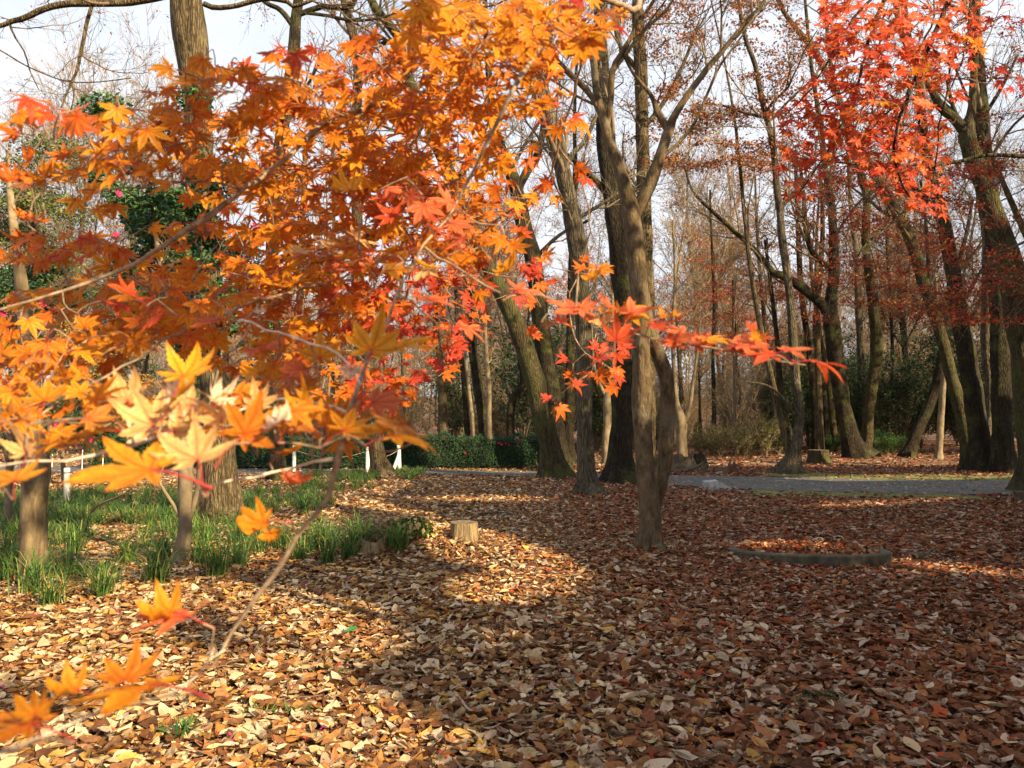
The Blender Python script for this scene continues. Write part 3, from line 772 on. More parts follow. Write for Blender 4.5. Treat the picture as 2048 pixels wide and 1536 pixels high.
mids = [
    ('dark straight trunk just left of the forking dark trunk', [(1630, 912, 14), (1628, 800, 14), (1618, 700, 12), (1604, 600, 12), (1598, 500, 11), (1594, 400, 9), (1590, 300, 6)], M_DARK, 33),
    ('second thin dark trunk left of the forking dark trunk', [(1652, 908, 16), (1650, 820, 15), (1640, 740, 14), (1630, 650, 12), (1640, 560, 11), (1645, 450, 9), (1640, 330, 6)], M_DARK, 34),
    ('thin mossy trunk tucked behind the foot of the forking dark trunk', [(1676, 912, 15), (1666, 850, 14), (1656, 760, 12), (1640, 660, 10), (1625, 560, 8), (1615, 440, 6)], M_OAKM, 33),
    ('thin grey trunk behind the sunlit upright trunk', [(1726, 906, 16), (1724, 800, 15), (1721, 700, 14), (1716, 600, 14), (1712, 500, 11), (1702, 420, 9), (1695, 300, 6)], M_GREY, 36),
    ('pale straight trunk in the gap right of the sunlit upright trunk', [(1816, 900, 13), (1814, 780, 12), (1808, 660, 11), (1800, 560, 10), (1796, 440, 8), (1790, 300, 6)], M_GREY, 38),
    ('thin dark trunk leaning right in the gap before the big cluster', [(1765, 905, 8), (1780, 800, 8), (1785, 700, 7), (1778, 560, 6), (1770, 420, 5)], M_DARK, 36),
    ('fine grey trunk standing in the thicket right of the forked smooth tree', [(1427, 912, 10), (1428, 820, 9), (1426, 720, 8), (1428, 620, 7), (1424, 500, 5), (1420, 380, 4)], M_DARK, 33),
    ('pale thin trunk just left of the tree on the knobbly foot', [(1560, 905, 13), (1552, 850, 12), (1545, 780, 10), (1535, 700, 9), (1525, 600, 8), (1515, 480, 6), (1510, 350, 4)], M_GREY, 32),
    ('dark trunk stub leaning into the thicket left of the pale crooked tree', [(1594, 905, 18), (1575, 860, 16), (1563, 800, 14), (1556, 700, 11), (1545, 600, 9), (1530, 480, 6)], M_DARK, 29),
    ('short dark trunk deep in the thicket', [(1484, 905, 14), (1482, 850, 13), (1478, 780, 10), (1470, 700, 8), (1466, 560, 5)], M_DARK, 40),
    ('dark trunk with a slight lean behind the hedge right of the pale sapling', [(974, 905, 26), (968, 860, 25), (962, 810, 24), (952, 750, 21), (945, 690, 18), (940, 600, 14), (930, 480, 10), (925, 340, 7)], M_DARK, 27),
    ('pale sapling curving up behind the hedge', [(982, 905, 10), (978, 840, 10), (978, 780, 11), (972, 700, 9), (968, 600, 7), (960, 480, 5)], M_PALE, 26.5),
    ('thin dark trunk behind the hedge left of the pale sapling', [(938, 905, 14), (932, 820, 13), (926, 740, 12), (915, 660, 10), (910, 540, 7), (908, 400, 5)], M_DARK, 30),
    ('pale slanting sapling close to the thin dark trunk behind the hedge', [(952, 905, 9), (946, 850, 9), (938, 780, 8), (930, 700, 7), (925, 600, 5)], M_PALE, 28),
    ('sunlit tan trunk behind the middle of the hedge', [(886, 905, 22), (886, 840, 20), (884, 780, 19), (880, 720, 16), (872, 640, 12), (868, 540, 9), (860, 400, 6)], M_OAK, 30),
    ('crooked dark tree twisting up behind the right half of the hedge', [(1020, 905, 20), (1021, 860, 18), (1022, 820, 18), (1030, 790, 17), (1045, 765, 14), (1040, 720, 10), (1030, 660, 8), (1028, 580, 5)], M_DARK, 28),
    ('thin bare trunk behind the hedge right end', [(1058, 905, 9), (1056, 840, 8), (1050, 780, 8), (1052, 700, 7), (1060, 600, 5)], M_GREY, 32),
    ('pale trunk with forked top between the grey trunk and the dark mossy trunk', [(1212, 925, 19), (1213, 880, 17), (1215, 830, 17), (1214, 790, 15), (1224, 760, 10), (1228, 700, 8), (1225, 600, 6), (1220, 500, 4)], M_PALE, 25),
    ('tan trunk branching low right of the forked smooth tree', [(1364, 925, 24), (1363, 880, 22), (1362, 845, 24), (1352, 800, 11), (1348, 740, 9), (1345, 660, 8), (1350, 560, 6), (1345, 440, 4)], M_PALE, 25.5),
    ('thin grey trunk seen through the leaves left of the hedge tree', [(668, 905, 14), (666, 800, 13), (660, 700, 12), (662, 600, 10), (668, 480, 8), (665, 300, 6)], M_GREY, 32),
    ('mid grey trunk left of the slanting post tree', [(612, 905, 20), (612, 800, 18), (608, 700, 17), (600, 600, 15), (604, 480, 12), (610, 300, 9)], M_OAK, 34),
    ('thin trunk right of the slanting post tree', [(815, 905, 12), (812, 820, 11), (806, 720, 10), (800, 620, 9), (806, 500, 7), (800, 360, 5)], M_GREY, 35),
]
for lab, st, m, dd in mids:
    sx = [st]
    if 'forked top' in lab: sx.append([(1215, 800, 9), (1205, 780, 8), (1190, 740, 7), (1185, 680, 5), (1180, 600, 4)])
    if 'branching low' in lab: sx += [[(1365, 850, 13), (1378, 820, 10), (1384, 780, 8), (1392, 720, 6), (1400, 640, 4)], [(1355, 840, 9), (1342, 800, 7), (1338, 740, 5)]]
    if 'crooked dark' in lab: sx.append([(1035, 785, 11), (1060, 770, 11), (1085, 755, 9), (1100, 740, 6)])
    grow_tree('bare_tree', lab, sx, m, d=dd, n1=8, zmin=3.2, extend=False, L1=(1.0, 2.6), n2=6, n3=6, flare=.25, sides=10, leaves=.12 if dd > 30 else .05, rmin=.005,
              twig=M_TWIGP if m is M_PALE else M_TWIG)

# left small trunks
grow_tree('camellia_tree', 'stout mottled trunk at the left edge in the long grass', [
    [(66, 1168, 64), (66, 1120, 56), (66, 1060, 54), (67, 1000, 52), (70, 960, 56), (72, 935, 58), (66, 880, 48), (62, 800, 42), (58, 720, 34), (50, 640, 30), (42, 560, 24), (30, 470, 18), (20, 380, 12), (15, 300, 7)],
    [(58, 740, 18), (90, 690, 15), (120, 640, 11), (150, 590, 8)],
], M_MOTTLED, n1=6, L1=(.4, 1.0), zmin=2.4, sides=22, flare=.15, rmin=.003, n2=5, n3=4)
cam_tree = grow_tree('camellia_tree', 'slim smooth pale camellia with dark glossy foliage and pink flowers', [
    [(358, 1132, 44), (366, 1090, 30), (371, 1040, 26), (371, 980, 29), (372, 930, 31), (372, 860, 28), (368, 780, 24), (355, 700, 20), (340, 620, 16), (325, 540, 13), (310, 460, 9), (300, 380, 6)],
    [(378, 1040, 10), (390, 1000, 12), (397, 960, 10), (402, 900, 9), (415, 820, 7), (440, 720, 6), (460, 600, 5)],
    [(366, 1048, 9), (350, 1015, 7), (325, 975, 6), (318, 955, 4), (330, 930, 3)],
    [(355, 700, 11), (300, 650, 9), (250, 600, 8), (210, 540, 6)],
    [(340, 620, 10), (400, 560, 8), (450, 500, 6), (480, 450, 4)],
], M_PALE, n1=5, L1=(.4, 1.1), zmin=2.2, sides=18, flare=.3, rmin=.003, n2=6, n3=5, twig=M_TWIG)

GREENS = np.array([[.018, .045, .022], [.025, .06, .025], [.035, .075, .022], [.014, .035, .022], [.06, .10, .03]])


def ellipsoid_leaves(ells, n, size, pal, shell=.55):
    out = []
    w = np.array([e[3] * e[4] * e[5] for e in ells]) ** (2 / 3); k = rng.multinomial(n, w / w.sum())
    for e, m in zip(ells, k):
        v = norm(rng.normal(0, 1, (m, 3))); r = rng.uniform(shell, 1, m) ** .6
        out.append(np.array(e[:3]) + v * r[:, None] * np.array(e[3:6]))
    c = np.concatenate(out)
    nr = norm(rng.normal(0, .7, (len(c), 3)) + [0, -.2, .7])
    V, FS = leafquads(c, rng.uniform(size[0], size[1], len(c)), nr, .5)
    C = pal[rng.integers(len(pal), size=len(c))] * rng.uniform(.7, 1.4, (len(c), 1))
    return V, FS, rep(C, 4), c


def flower(parent, p, r, col, name='flower'):
    a = Acc()
    nr = norm(np.array([-p[0] * .3, -1, .5]) + rng.normal(0, .2, 3))
    A, B = frames(nr[None], np.array([rng.uniform(0, 6)])); A, B = A[0], B[0]
    for k in range(6):
        t = k * math.pi / 3; u = math.cos(t) * A + math.sin(t) * B; v = -math.sin(t) * A + math.cos(t) * B
        a.add([p, p + u * r * .6 + v * r * .4 + nr * r * .15, p + u * r + nr * r * .3, p + u * r * .6 - v * r * .4 + nr * r * .15], [[[0, 1, 2, 3]]], np.array(col) * rng.uniform(.8, 1.2))
    V, f = tubes(np.array([p, p + nr * r * .35]), np.array([r * .16, r * .12]), 6); a.add(V, [f], (.7, .5, .1))
    return a.mk(name, M_PETAL, parent)


def blobs(items, d0):
    out = []
    for px, py, rx, ry, d in items:
        c = P(px, py, d); out.append((*c, rx / F * d, (rx + ry) / 2 / F * d * .9, ry / F * d))
    return out


bl = []
for i in range(46):
    px, py = rng.normal(330, 90), rng.normal(470, 95)
    bl.append((px, py, rng.uniform(26, 60), rng.uniform(22, 42), rng.uniform(7.3, 9.2)))
for i in range(10): bl.append((rng.uniform(370, 560), rng.uniform(560, 690), rng.uniform(20, 36), rng.uniform(8, 14), rng.uniform(7.6, 8.6)))
V, FS, C, cc = ellipsoid_leaves(blobs(bl, 8), 21000, (.05, .085), GREENS * 1.8, .0)
mk('foliage', V, FS, M_GREEN, cam_tree, C, False, kind='stuff')
for px, py in [(268, 272), (280, 268), (238, 388), (510, 450), (512, 462), (545, 210), (300, 520), (420, 600), (232, 470), (350, 395)]:
    flower(cam_tree, P(px, py, 7.1 + rng.uniform(-.2, .3)), .035, (.62, .03, .16))
# camellia bushes further left
for (lab, pts, dd, nn, fl) in [
    ('dark camellia bush with bright pink flowers at the left edge', [(30, 600, 90, 60), (-40, 640, 80, 60), (80, 570, 60, 35), (20, 680, 70, 40), (110, 620, 40, 25), (60, 540, 50, 24)], 10.5, 7000, [(35, 625), (85, 608), (128, 622), (5, 628), (60, 700)]),
    ('low dark camellia bush with pink and white flowers below the yellow leaves', [(100, 830, 70, 40), (170, 850, 60, 36), (240, 870, 60, 30), (60, 870, 60, 30), (300, 880, 50, 26)], 17, 8000, [(222, 888), (226, 892), (180, 880), (110, 850)])]:
    base = P(pts[0][0], pts[0][1], dd); base[2] = 0
    t = thing('camellia_bush', lab, 'bush', base)
    bl = []
    for x0, y0, rx, ry in pts:
        for k in range(6): bl.append((x0 + rng.normal(0, rx * .5), y0 + rng.normal(0, ry * .5), rx * rng.uniform(.3, .5), ry * rng.uniform(.3, .5), dd + rng.normal(0, .5)))
    V, FS, C, cc = ellipsoid_leaves(blobs(bl, dd), nn, (.055, .09), GREENS, .2)
    mk('foliage', V, FS, M_GREEN, t, C, False, kind='stuff')
    a = Acc()
    top = base + [0, 0, max(.6, P(pts[0][0], pts[0][1], dd)[2] - .1)]
    c1, r1 = children(np.linspace(base, top, 6)[None], np.full((1, 6), .05), 14, (.5, 1.2), (.4, 1.1), 6, .3, .5)
    for c, r, s in ((np.linspace(base, top, 6)[None], np.full((1, 6), .05), 8), (c1, r1, 5)):
        V, f = tubes(c, r, s); a.add(V, [f])
    a.mk('stem', M_TWIG, t, color=False)
    for px, py in fl: flower(t, P(px, py, dd - .75), .06 if dd > 12 else .05, (.62, .02, .14) if (px, py) != (226, 892) else (.8, .78, .7))

# --- yellow/orange young maples standing behind on the left, and red ones on the right
def blob_tree(name, label, cat, bpx, bpy, d, blist, n, size, pal, mat, trunk_w=.06, bark_m=M_TWIG, group=None, nb=26):
    b = P(bpx, bpy, d); b[2] = float(H(b[0], b[1]))
    t = thing(name, label, cat, b, group)
    bl = blobs([(x, y, rx, ry, d + dz) for x, y, rx, ry, dz in blist], d)
    ctr = np.array([e[:3] for e in bl])
    topz = ctr[:, 2].max(); top = np.array([ctr[:, 0].mean(), b[1] + .2, topz])
    q = spline(np.array([b, b + (top - b) * .35 + rng.normal(0, .08, 3), b + (top - b) * .7 + rng.normal(0, .12, 3), top]), 24)
    w = np.linspace(trunk_w, .012, 24)
    V, f = stem_mesh(q, w, 10, .3, 5); mk('trunk', V, [f], bark_m, t)
    a = Acc(); L = []; RR_ = []
    pool = [tuple(v) for v in q[7:]]; pr_ = [w_ * .6 for w_ in w[7:]]
    cs = sorted([np.array(e[:3]) for e in bl], key=lambda c_: float(np.min(np.linalg.norm(q[7:] - c_, axis=1))))
    for c_ in cs:
        pa = np.array(pool); dd = np.linalg.norm(pa - c_, axis=1); j = int(np.argmin(dd)); p_ = pa[j]
        r0 = max(.007, pr_[j] * .8); mid = (p_ + c_) / 2 + rng.normal(0, .08 * dd[j], 3)
        seg = spline(np.array([p_, mid, c_]), 9); L.append(seg); RR_.append(np.linspace(r0, max(.005, r0 * .6), 9))
        pool += [tuple(seg[5]), tuple(seg[8])]; pr_ += [r0 * .8, r0 * .6]
    L = np.array(L); R = np.array(RR_)
    c2, r2 = children(L, R, nb, (.3, .9), (.4, 1.1), 5, .1, .5, .3)
    for c, r, s in ((L, R, 5), (c2, r2, 3)):
        V, f = tubes(c, r, s); a.add(V, [f])
    a.mk('crown', M_TWIG, t, color=False)
    V, FS, C, cc = ellipsoid_leaves(bl, n, size, pal, .0)
    mk('foliage', V, FS, mat, t, C, False, kind='stuff')
    return t


YEL = np.array([[.42, .24, .04], [.40, .18, .03], [.36, .12, .03], [.30, .24, .05], [.45, .30, .06]])
rr = lambda a, b: float(rng.uniform(a, b))
blob_tree('maple_tree', 'young maple with yellow orange leaves behind the camellias on the left', 'tree', 130, 925, 18, [(rr(-40, 330), rr(640, 860), rr(30, 60), rr(10, 20), rr(-1, 1)) for _ in range(34)], 9000, (.05, .08), YEL, M_BROWN, nb=10)
blob_tree('maple_tree', 'red leaved young maple behind the hedge on the left', 'tree', 640, 930, 21, [(rr(520, 760), rr(560, 850), rr(25, 50), rr(9, 16), rr(-1, 1)) for _ in range(30)], 5200, (.05, .09), np.array([[.34, .10, .035], [.40, .16, .04], [.26, .06, .03]]), M_BROWN, nb=10)
blob_tree('maple_tree', 'fine leaved red maple spreading over the big trunk cluster on the right', 'tree', 2300, 1010, 12.5,
          [(rr(1640, 2120), rr(330, 650), rr(30, 80), rr(10, 24), rr(-1.6, 1.6)) for _ in range(80)] + [(rr(1780, 1990), rr(560, 640), rr(20, 40), rr(7, 12), rr(-1, 1)) for _ in range(12)] + [(rr(1960, 2140), rr(20, 330), rr(25, 50), rr(10, 18), rr(-1, 1)) for _ in range(22)],
          8500, (.05, .085), REDS, M_BROWN, trunk_w=.11, nb=8, bark_m=M_SMOOTH)
blob_tree('maple_tree', 'thin young maple with sparse red leaves far behind the slender crooked tree', 'tree', 1470, 925, 30, [(rr(1330, 1640), rr(480, 680), rr(20, 55), rr(7, 14), rr(-2, 2)) for _ in range(60)], 6500, (.06, .10), REDS, M_BROWN, trunk_w=.07, nb=6)
blob_tree('oak_tree', 'oak still carrying tiers of orange brown leaves behind the forking dark trunk', 'tree', 1640, 912, 31, [(rr(1480, 1850), rr(300, 640), rr(25, 65), rr(8, 16), rr(-2, 2)) for _ in range(75)], 8500, (.09, .15), BROWNS * [1.15, 1.2, 1.2], M_BROWN, trunk_w=.18, nb=8, bark_m=M_OAK)
blob_tree('oak_tree', 'oak holding dense hanging brown leaves over the top of the forked tree', 'tree', 1586, 950, 21.6, [(rr(1270, 1620), rr(-70, 340), rr(26, 60), rr(9, 20), rr(-2, 2)) for _ in range(95)], 12000, (.08, .135), BROWNS, M_BROWN, trunk_w=.10, nb=10, bark_m=M_OAK)
blob_tree('oak_tree', 'far oak with brown leaves seen between the grey trunk and leaning trunk', 'tree', 1160, 905, 40, [(rr(960, 1440), rr(440, 780), rr(20, 60), rr(8, 18), rr(-3, 3)) for _ in range(70)], 8500, (.09, .14), BROWNS, M_BROWN, trunk_w=.15, nb=8, bark_m=M_OAK)

# ------------------------------------------------------------------ the woods behind: a few kinds, copied
GAPS = [(-9999, 0, 'left of the frame edge'), (0, 380, 'left of the biggest left trunk'), (380, 570, 'right of the biggest left trunk'), (570, 740, 'left of the slanting post trunk'), (740, 900, 'behind the left half of the hedge'), (900, 1090, 'behind the right half of the hedge'), (1090, 1170, 'behind the leaning trunk foot'),
        (1170, 1290, 'between grey trunk and forked tree'), (1290, 1430, 'just right of the forked tree'), (1430, 1585, 'left of the crooked slender tree'), (1585, 1700, 'right of the crooked slender tree'), (1700, 1810, 'right of the forking dark trunk'), (1810, 1930, 'left of the big trunk cluster'), (1930, 2048, 'behind the big trunk cluster'), (2048, 9999, 'beyond the right frame edge')]


def where(x, y):
    px, py, d = proj(np.array([[x, y, 1.5]])); px = float(px[0]); y = float(y)
    g = [n_ for a_, b_, n_ in GAPS if a_ <= px < b_][0]
    return ('nearer, ' if y < 45 else 'far off, ' if y > 75 else 'midway back, ') + g


def copy_tree(o, loc, rz, sc, label=None, group=None):
    c = o.copy(); COL.objects.link(c)
    c.location = loc; c.rotation_euler = (0, 0, rz); c.scale = (sc, sc, sc * float(rng.uniform(.9, 1.15)))
    if label: c['label'] = label
    if group: c['group'] = group
    for ch in o.children:
        k = ch.copy(); COL.objects.link(k); k.parent = c
    return c


def wood_tree(label, h, lean, bark_m, twig, n1, n2, n3, leaves, pal, w=.13, forks=0, L1=(1.2, 3.4), up=.35, at=(0, 0)):
    q = [(0, 0, 0, w)]
    x = yy = 0
    for k in range(1, 7):
        x += lean + rng.normal(0, .16); yy += rng.normal(0, .16)
        q.append((x, yy, h * k / 6, w * (1 - k / 6.3)))
    st = [q]
    for k in range(forks):
        i = int(rng.integers(2, 4)); b = q[i]; s1 = rng.choice([-1, 1]); ln = h * .5
        st.append([(b[0], b[1], b[2], b[3] * .7)] + [(b[0] + s1 * ln * .12 * j + rng.normal(0, .1), b[1] + rng.normal(0, .3), b[2] + ln * j / 4, b[3] * .7 * (1 - j / 4.4)) for j in range(1, 5)])
    return grow_tree('bare_tree', label, st, bark_m, local=True, n1=n1, n2=n2, n3=n3, leaves=leaves, pal=pal, zmin=h * .22, L1=L1, up=up, twig=twig, rmin=.009, sides=8, flare=.3,
                     lsize=(.09, .15), group='bare trees in the woods beyond the path')


WLAB = ['slender pale bare woodland tree', 'bare grey woodland tree with forked stem', 'woodland tree with few brown leaves', 'woodland oak with thin brown foliage', 'tall thin upswept bare woodland tree', 'woodland tree with orange brown crown']
protos = [
    wood_tree(WLAB[0], 13, .05, M_PALE, M_TWIGP, 15, 8, 7, 0, BROWNS),
    wood_tree(WLAB[1], 14, -.1, M_GREY, M_TWIGP, 12, 8, 7, 0.04, BROWNS, forks=2),
    wood_tree(WLAB[2], 15, .12, M_OAK, M_TWIG, 14, 8, 7, .18, BROWNS, forks=1),
    wood_tree(WLAB[3], 13, 0, M_OAK, M_TWIG, 14, 8, 6, .7, BROWNS, forks=1),
    wood_tree(WLAB[4], 17, .02, M_GREY, M_TWIGP, 18, 8, 7, 0, BROWNS, w=.11, up=.6),
    wood_tree(WLAB[5], 12, -.05, M_DARK, M_TWIG, 14, 8, 6, 1.1, BROWNS * 1.2, forks=2),
]
spots = []
while len(spots) < 190:
    yy = float(np.sqrt(rng.uniform(34 ** 2, 105 ** 2))); px = rng.uniform(-250, 2300)
    xx = (px - 1024) / F * yy
    if all((xx - a) ** 2 + (yy - b) ** 2 > 1.8 for a, b in spots): spots.append((xx, yy))
tall = [((px_ - 1024) / F * d_, d_) for px_, d_ in [(20, 44), (80, 47), (130, 42), (190, 46), (240, 43), (290, 48), (340, 44), (160, 52), (1390, 52), (1460, 60), (640, 55), (930, 60), (1240, 62), (1760, 60)]]
ntall = len(tall); spots = tall + spots
pr = np.array([.20, .2, .20, .14, .14, .12])
used = [False] * 6
for si, (xx, yy) in enumerate(spots):
    k = int(rng.choice(6, p=pr)); z = float(H(xx, yy)) - .05; sc = float(rng.uniform(.75, 1.2))
    if si < ntall: k = int(rng.choice([0, 1, 4])); sc = float(rng.uniform(1.3, 1.65))
    if xx < -8 and yy < 60: sc *= .9
    if not used[k]:
        used[k] = True; o = protos[k]; o.location = (xx, yy, z); o.rotation_euler = (0, 0, rng.uniform(0, 6)); o.scale = (sc, sc, sc)
    else: o = copy_tree(protos[k], (xx, yy, z), rng.uniform(0, 6.28), sc)
    o['label'] = WLAB[k] + ', ' + where(xx, yy)

# undergrowth
def shrub(label, cat, kind, h, w, pal, mat, nl, nst, lsz, tw=M_TWIGP, name='shrub'):
    t = thing(name, label, cat, (0, 0, 0), 'undergrowth at the edge of the woods')
    b = np.zeros((nst, 7, 3)); R = np.tile(np.linspace(.02, .006, 7), (nst, 1))
    ang = rng.uniform(0, 6.28, nst); sp = rng.uniform(.15, 1, nst) * w
    for i in range(7):
        f = i / 6
        b[:, i, 0] = np.cos(ang) * sp * f ** 1.3 + rng.normal(0, .03, nst) * f; b[:, i, 1] = np.sin(ang) * sp * f ** 1.3; b[:, i, 2] = f * h * rng.uniform(.8, 1.0)
    c2, r2 = children(b, R, 9, (.3 * h * .5, .9 * h * .5), (.4, 1.1), 5, .1, .6, .2, 1, .2, .005)
    c3, r3 = children(c2, r2, 5, (.15 * h * .5, .4 * h * .5), (.4, 1.1), 4, .1, .7, .2, 1, .2, .004)
    a = Acc()
    for c, r, s in ((b, R, 4), (c2, r2, 3), (c3, r3, 3)):
        V, f = tubes(c, r, s); a.add(V, [f])
    a.mk('stem', tw, t, color=False)
    if nl:
        pts = np.concatenate([c3.reshape(-1, 3), c2[:, 1:].reshape(-1, 3)])
        pts = pts[rng.integers(len(pts), size=nl)] + rng.normal(0, .07, (nl, 3)); pts[:, 2] = np.abs(pts[:, 2])
        V, FS = leafquads(pts, rng.uniform(lsz[0], lsz[1], nl), norm(rng.normal(0, .8, (nl, 3)) + [0, -.1, .6]), .45)
        mk('foliage', V, FS, mat, t, rep(pal[rng.integers(len(pal), size=nl)] * rng.uniform(.7, 1.3, (nl, 1)), 4), False, kind='stuff')
    return t


YGR = np.array([[.11, .11, .025], [.07, .09, .02], [.17, .14, .04], [.04, .06, .02]])
sh = [shrub('bare brown thicket shrub', 'shrub', 0, 2.6, 1.3, BROWNS, M_BROWN, 200, 16, (.06, .1)),
      shrub('dark evergreen shrub', 'shrub', 1, 3.4, 1.4, GREENS * 1.1, M_GREEN, 4200, 12, (.08, .14), M_TWIG),
      shrub('yellow green bushy shrub', 'shrub', 2, 1.4, 1.1, YGR, M_BROWN, 1600, 14, (.06, .11)),
      shrub('tall dry twiggy shrub', 'shrub', 3, 3.6, 1.6, THIN * 1.5, M_BROWN, 700, 18, (.07, .11)),
      shrub('low bright green shrub', 'shrub', 4, .9, .9, np.array([[.04, .11, .02], [.06, .15, .03], [.03, .08, .02]]), M_GREEN, 2200, 10, (.05, .09), M_TWIG)]
us = [False] * 5
SLAB = [o['label'] for o in sh]


def put(k, xx, yy, sc):
    z = float(H(xx, yy)) - .03
    if not us[k]: us[k] = True; o = sh[k]; o.location = (xx, yy, z); o.scale = (sc, sc, sc)
    else: o = copy_tree(sh[k], (xx, yy, z), rng.uniform(0, 6.28), sc)
    o['label'] = SLAB[k] + ', ' + where(xx, yy)
    return o


for i in range(170):
    yy = float(rng.uniform(31.5, 62)); px = rng.uniform(-150, 2200); xx = (px - 1024) / F * yy
    if px > 1330: k = int(rng.choice(4, p=[.3, .34, .08, .28]))
    else: k = int(rng.choice(4, p=[.42, .16, .06, .36]))
    put(k, xx, yy, rr(.7, 1.35))
for px, d in [(1400, 30), (1440, 29.5), (1470, 31), (1500, 30), (1530, 29), (1555, 31), (1420, 31.5), (1485, 28.6), (1515, 31.5)]: put(2, (px - 1024) / F * d, d, rr(.65, 1.0))
for px, d in [(1770, 31), (1785, 32), (1755, 32), (1660, 33), (1690, 34)]: put(4, (px - 1024) / F * d, d, rr(.8, 1.0))
for px, d in [(1195, 33), (1170, 34), (1230, 32), (1045, 30), (1800, 34), (1840, 36), (1880, 35), (1920, 34), (1960, 33), (2010, 32), (2050, 30), (1700, 37), (1620, 36), (1740, 38), (1560, 38), (1640, 40)]: put(1, (px - 1024) / F * d, d, rr(.9, 1.5))

for i in range(70):
    yy = float(rng.uniform(36, 58)); px = rng.uniform(1080, 2250) if i < 52 else rng.uniform(300, 1080)
    put(int(rng.choice([1, 3, 3, 0])), (px - 1024) / F * yy, yy, rr(1.1, 1.7))
# evergreens far left
blob_tree('evergreen_tree', 'yellow green evergreen tree behind the camellias at the far left', 'tree', 30, 905, 26, [(rr(-120, 180), rr(290, 640), rr(40, 80), rr(20, 40), rr(-1.5, 1.5)) for _ in range(30)], 15000, (.10, .17), np.array([[.10, .12, .035], [.15, .16, .05], [.07, .09, .03]]), M_GREEN, .16, M_OAK)
blob_tree('evergreen_tree', 'dull green evergreen rising behind the left maples', 'tree', 260, 905, 30, [(rr(180, 420), rr(560, 840), rr(30, 60), rr(14, 30), rr(-1.5, 1.5)) for _ in range(22)], 7000, (.10, .16), GREENS * 1.5, M_GREEN, .12, M_OAK)

# ------------------------------------------------------------------ hedge
def hedge():
    d0 = 23.6
    x0 = (505 - 1024) / F * d0 - 5.2; x1 = (1082 - 1024) / F * d0
    yh = d0 + .5; hh = 1.02; dp = 1.0
    t = thing('hedge', 'long clipped dark green hedge with a few red flowers behind the path', 'hedge', ((x0 + x1) / 2, yh, 0))
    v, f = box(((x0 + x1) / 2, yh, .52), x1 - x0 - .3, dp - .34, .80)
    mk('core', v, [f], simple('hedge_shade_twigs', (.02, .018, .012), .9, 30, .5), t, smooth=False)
    n = 36000
    u = rng.random(n); side = rng.random(n)
    X = rng.uniform(x0, x1, n); Y = np.where(side < .6, yh - dp / 2 + np.abs(rng.normal(0, .06, n)), rng.uniform(yh - dp / 2, yh + dp / 2, n))
    Z = np.where(side < .6, rng.uniform(.10, hh, n), hh - np.abs(rng.normal(0, .05, n)))
    bump_ = .06 * np.sin(X * 2.1) + .05 * np.sin(X * 5.3 + 1)
    e = side > .94; X[e] = x1 - np.abs(rng.normal(0, .05, e.sum())); Z[e] = rng.uniform(.12, hh, e.sum())
    Y = Y + .05 * np.sin(X * 3.7 + Z * 5); Z = Z + (bump_ + .05 * np.sin(X * 11)) * (Z / hh) + rng.normal(0, .035, n)
    nr = norm(np.stack([rng.normal(0, .6, n), np.where(side < .6, -1, -.2) + rng.normal(0, .5, n), .5 + rng.normal(0, .5, n)], -1))
    V, FS = leafquads(np.stack([X, Y, Z], -1), rng.uniform(.04, .075, n), nr, .55)
    mk('foliage', V, FS, M_GREEN, t, rep(GREENS[rng.integers(4, size=n)] * rng.uniform(.6, 1.5, (n, 1)), 4), False, kind='stuff')
    a = Acc()
    for k in range(60):
        xx = rng.uniform(x0, x1); yy = yh + rng.uniform(-.3, .3)
        V, f = tubes(np.array([[xx, yy, -.02], [xx + rng.normal(0, .03), yy, .2]]), np.array([.018, .012]), 5); a.add(V, [f])
    a.mk('stem', M_TWIG, t, color=False)
    for px, py in [(998, 886), (1003, 889), (1012, 887), (1018, 890), (1040, 882), (700, 884), (930, 905)]:
        flower(t, P(px, py, yh - dp / 2 - .06), .05, (.55, .03, .05))


hedge()

# ------------------------------------------------------------------ stumps
M_WOOD = simple('weathered_wood', (.16, .105, .05), .85, 5, .6, 1.0, .03, col2=(.34, .25, .13), scale=(9, 9, .8))
M_WOODD = simple('rotten_wood', (.07, .05, .035), .9, 5, .6, .9, .03, col2=(.20, .15, .09), scale=(6, 6, 1.2))
def ring_wood():
    m, nt, out = newmat('cut_wood'); L = nt.links.new
    tc = N(nt, 'ShaderNodeTexCoord')
    w = N(nt, 'ShaderNodeTexWave', wave_type='RINGS', rings_direction='Z', Scale=22.0, Distortion=3.5, Detail=3.0); L(tc.outputs['Object'], w.inputs['Vector'])
    n = N(nt, 'ShaderNodeTexNoise', Scale=9, Detail=6, Roughness=.7); L(tc.outputs['Object'], n.inputs['Vector'])
    r = ramp(nt, [(.1, (.11, .075, .042)), (.8, (.24, .175, .10))]); L(w.outputs['Fac'], r.inputs[0])
    r2 = ramp(nt, [(.38, (.35, .35, .32)), (.6, (1, 1, 1))]); L(n.outputs['Fac'], r2.inputs[0])
    p = N(nt, 'ShaderNodeBsdfPrincipled'); p.inputs['Roughness'].default_value = .9
    L(mixc(nt, 1.0, r.outputs[0], r2.outputs[0], 'MULTIPLY'), p.inputs['Base Color']); L(p.outputs[0], out.inputs[0])
    return m


M_CUT = ring_wood()


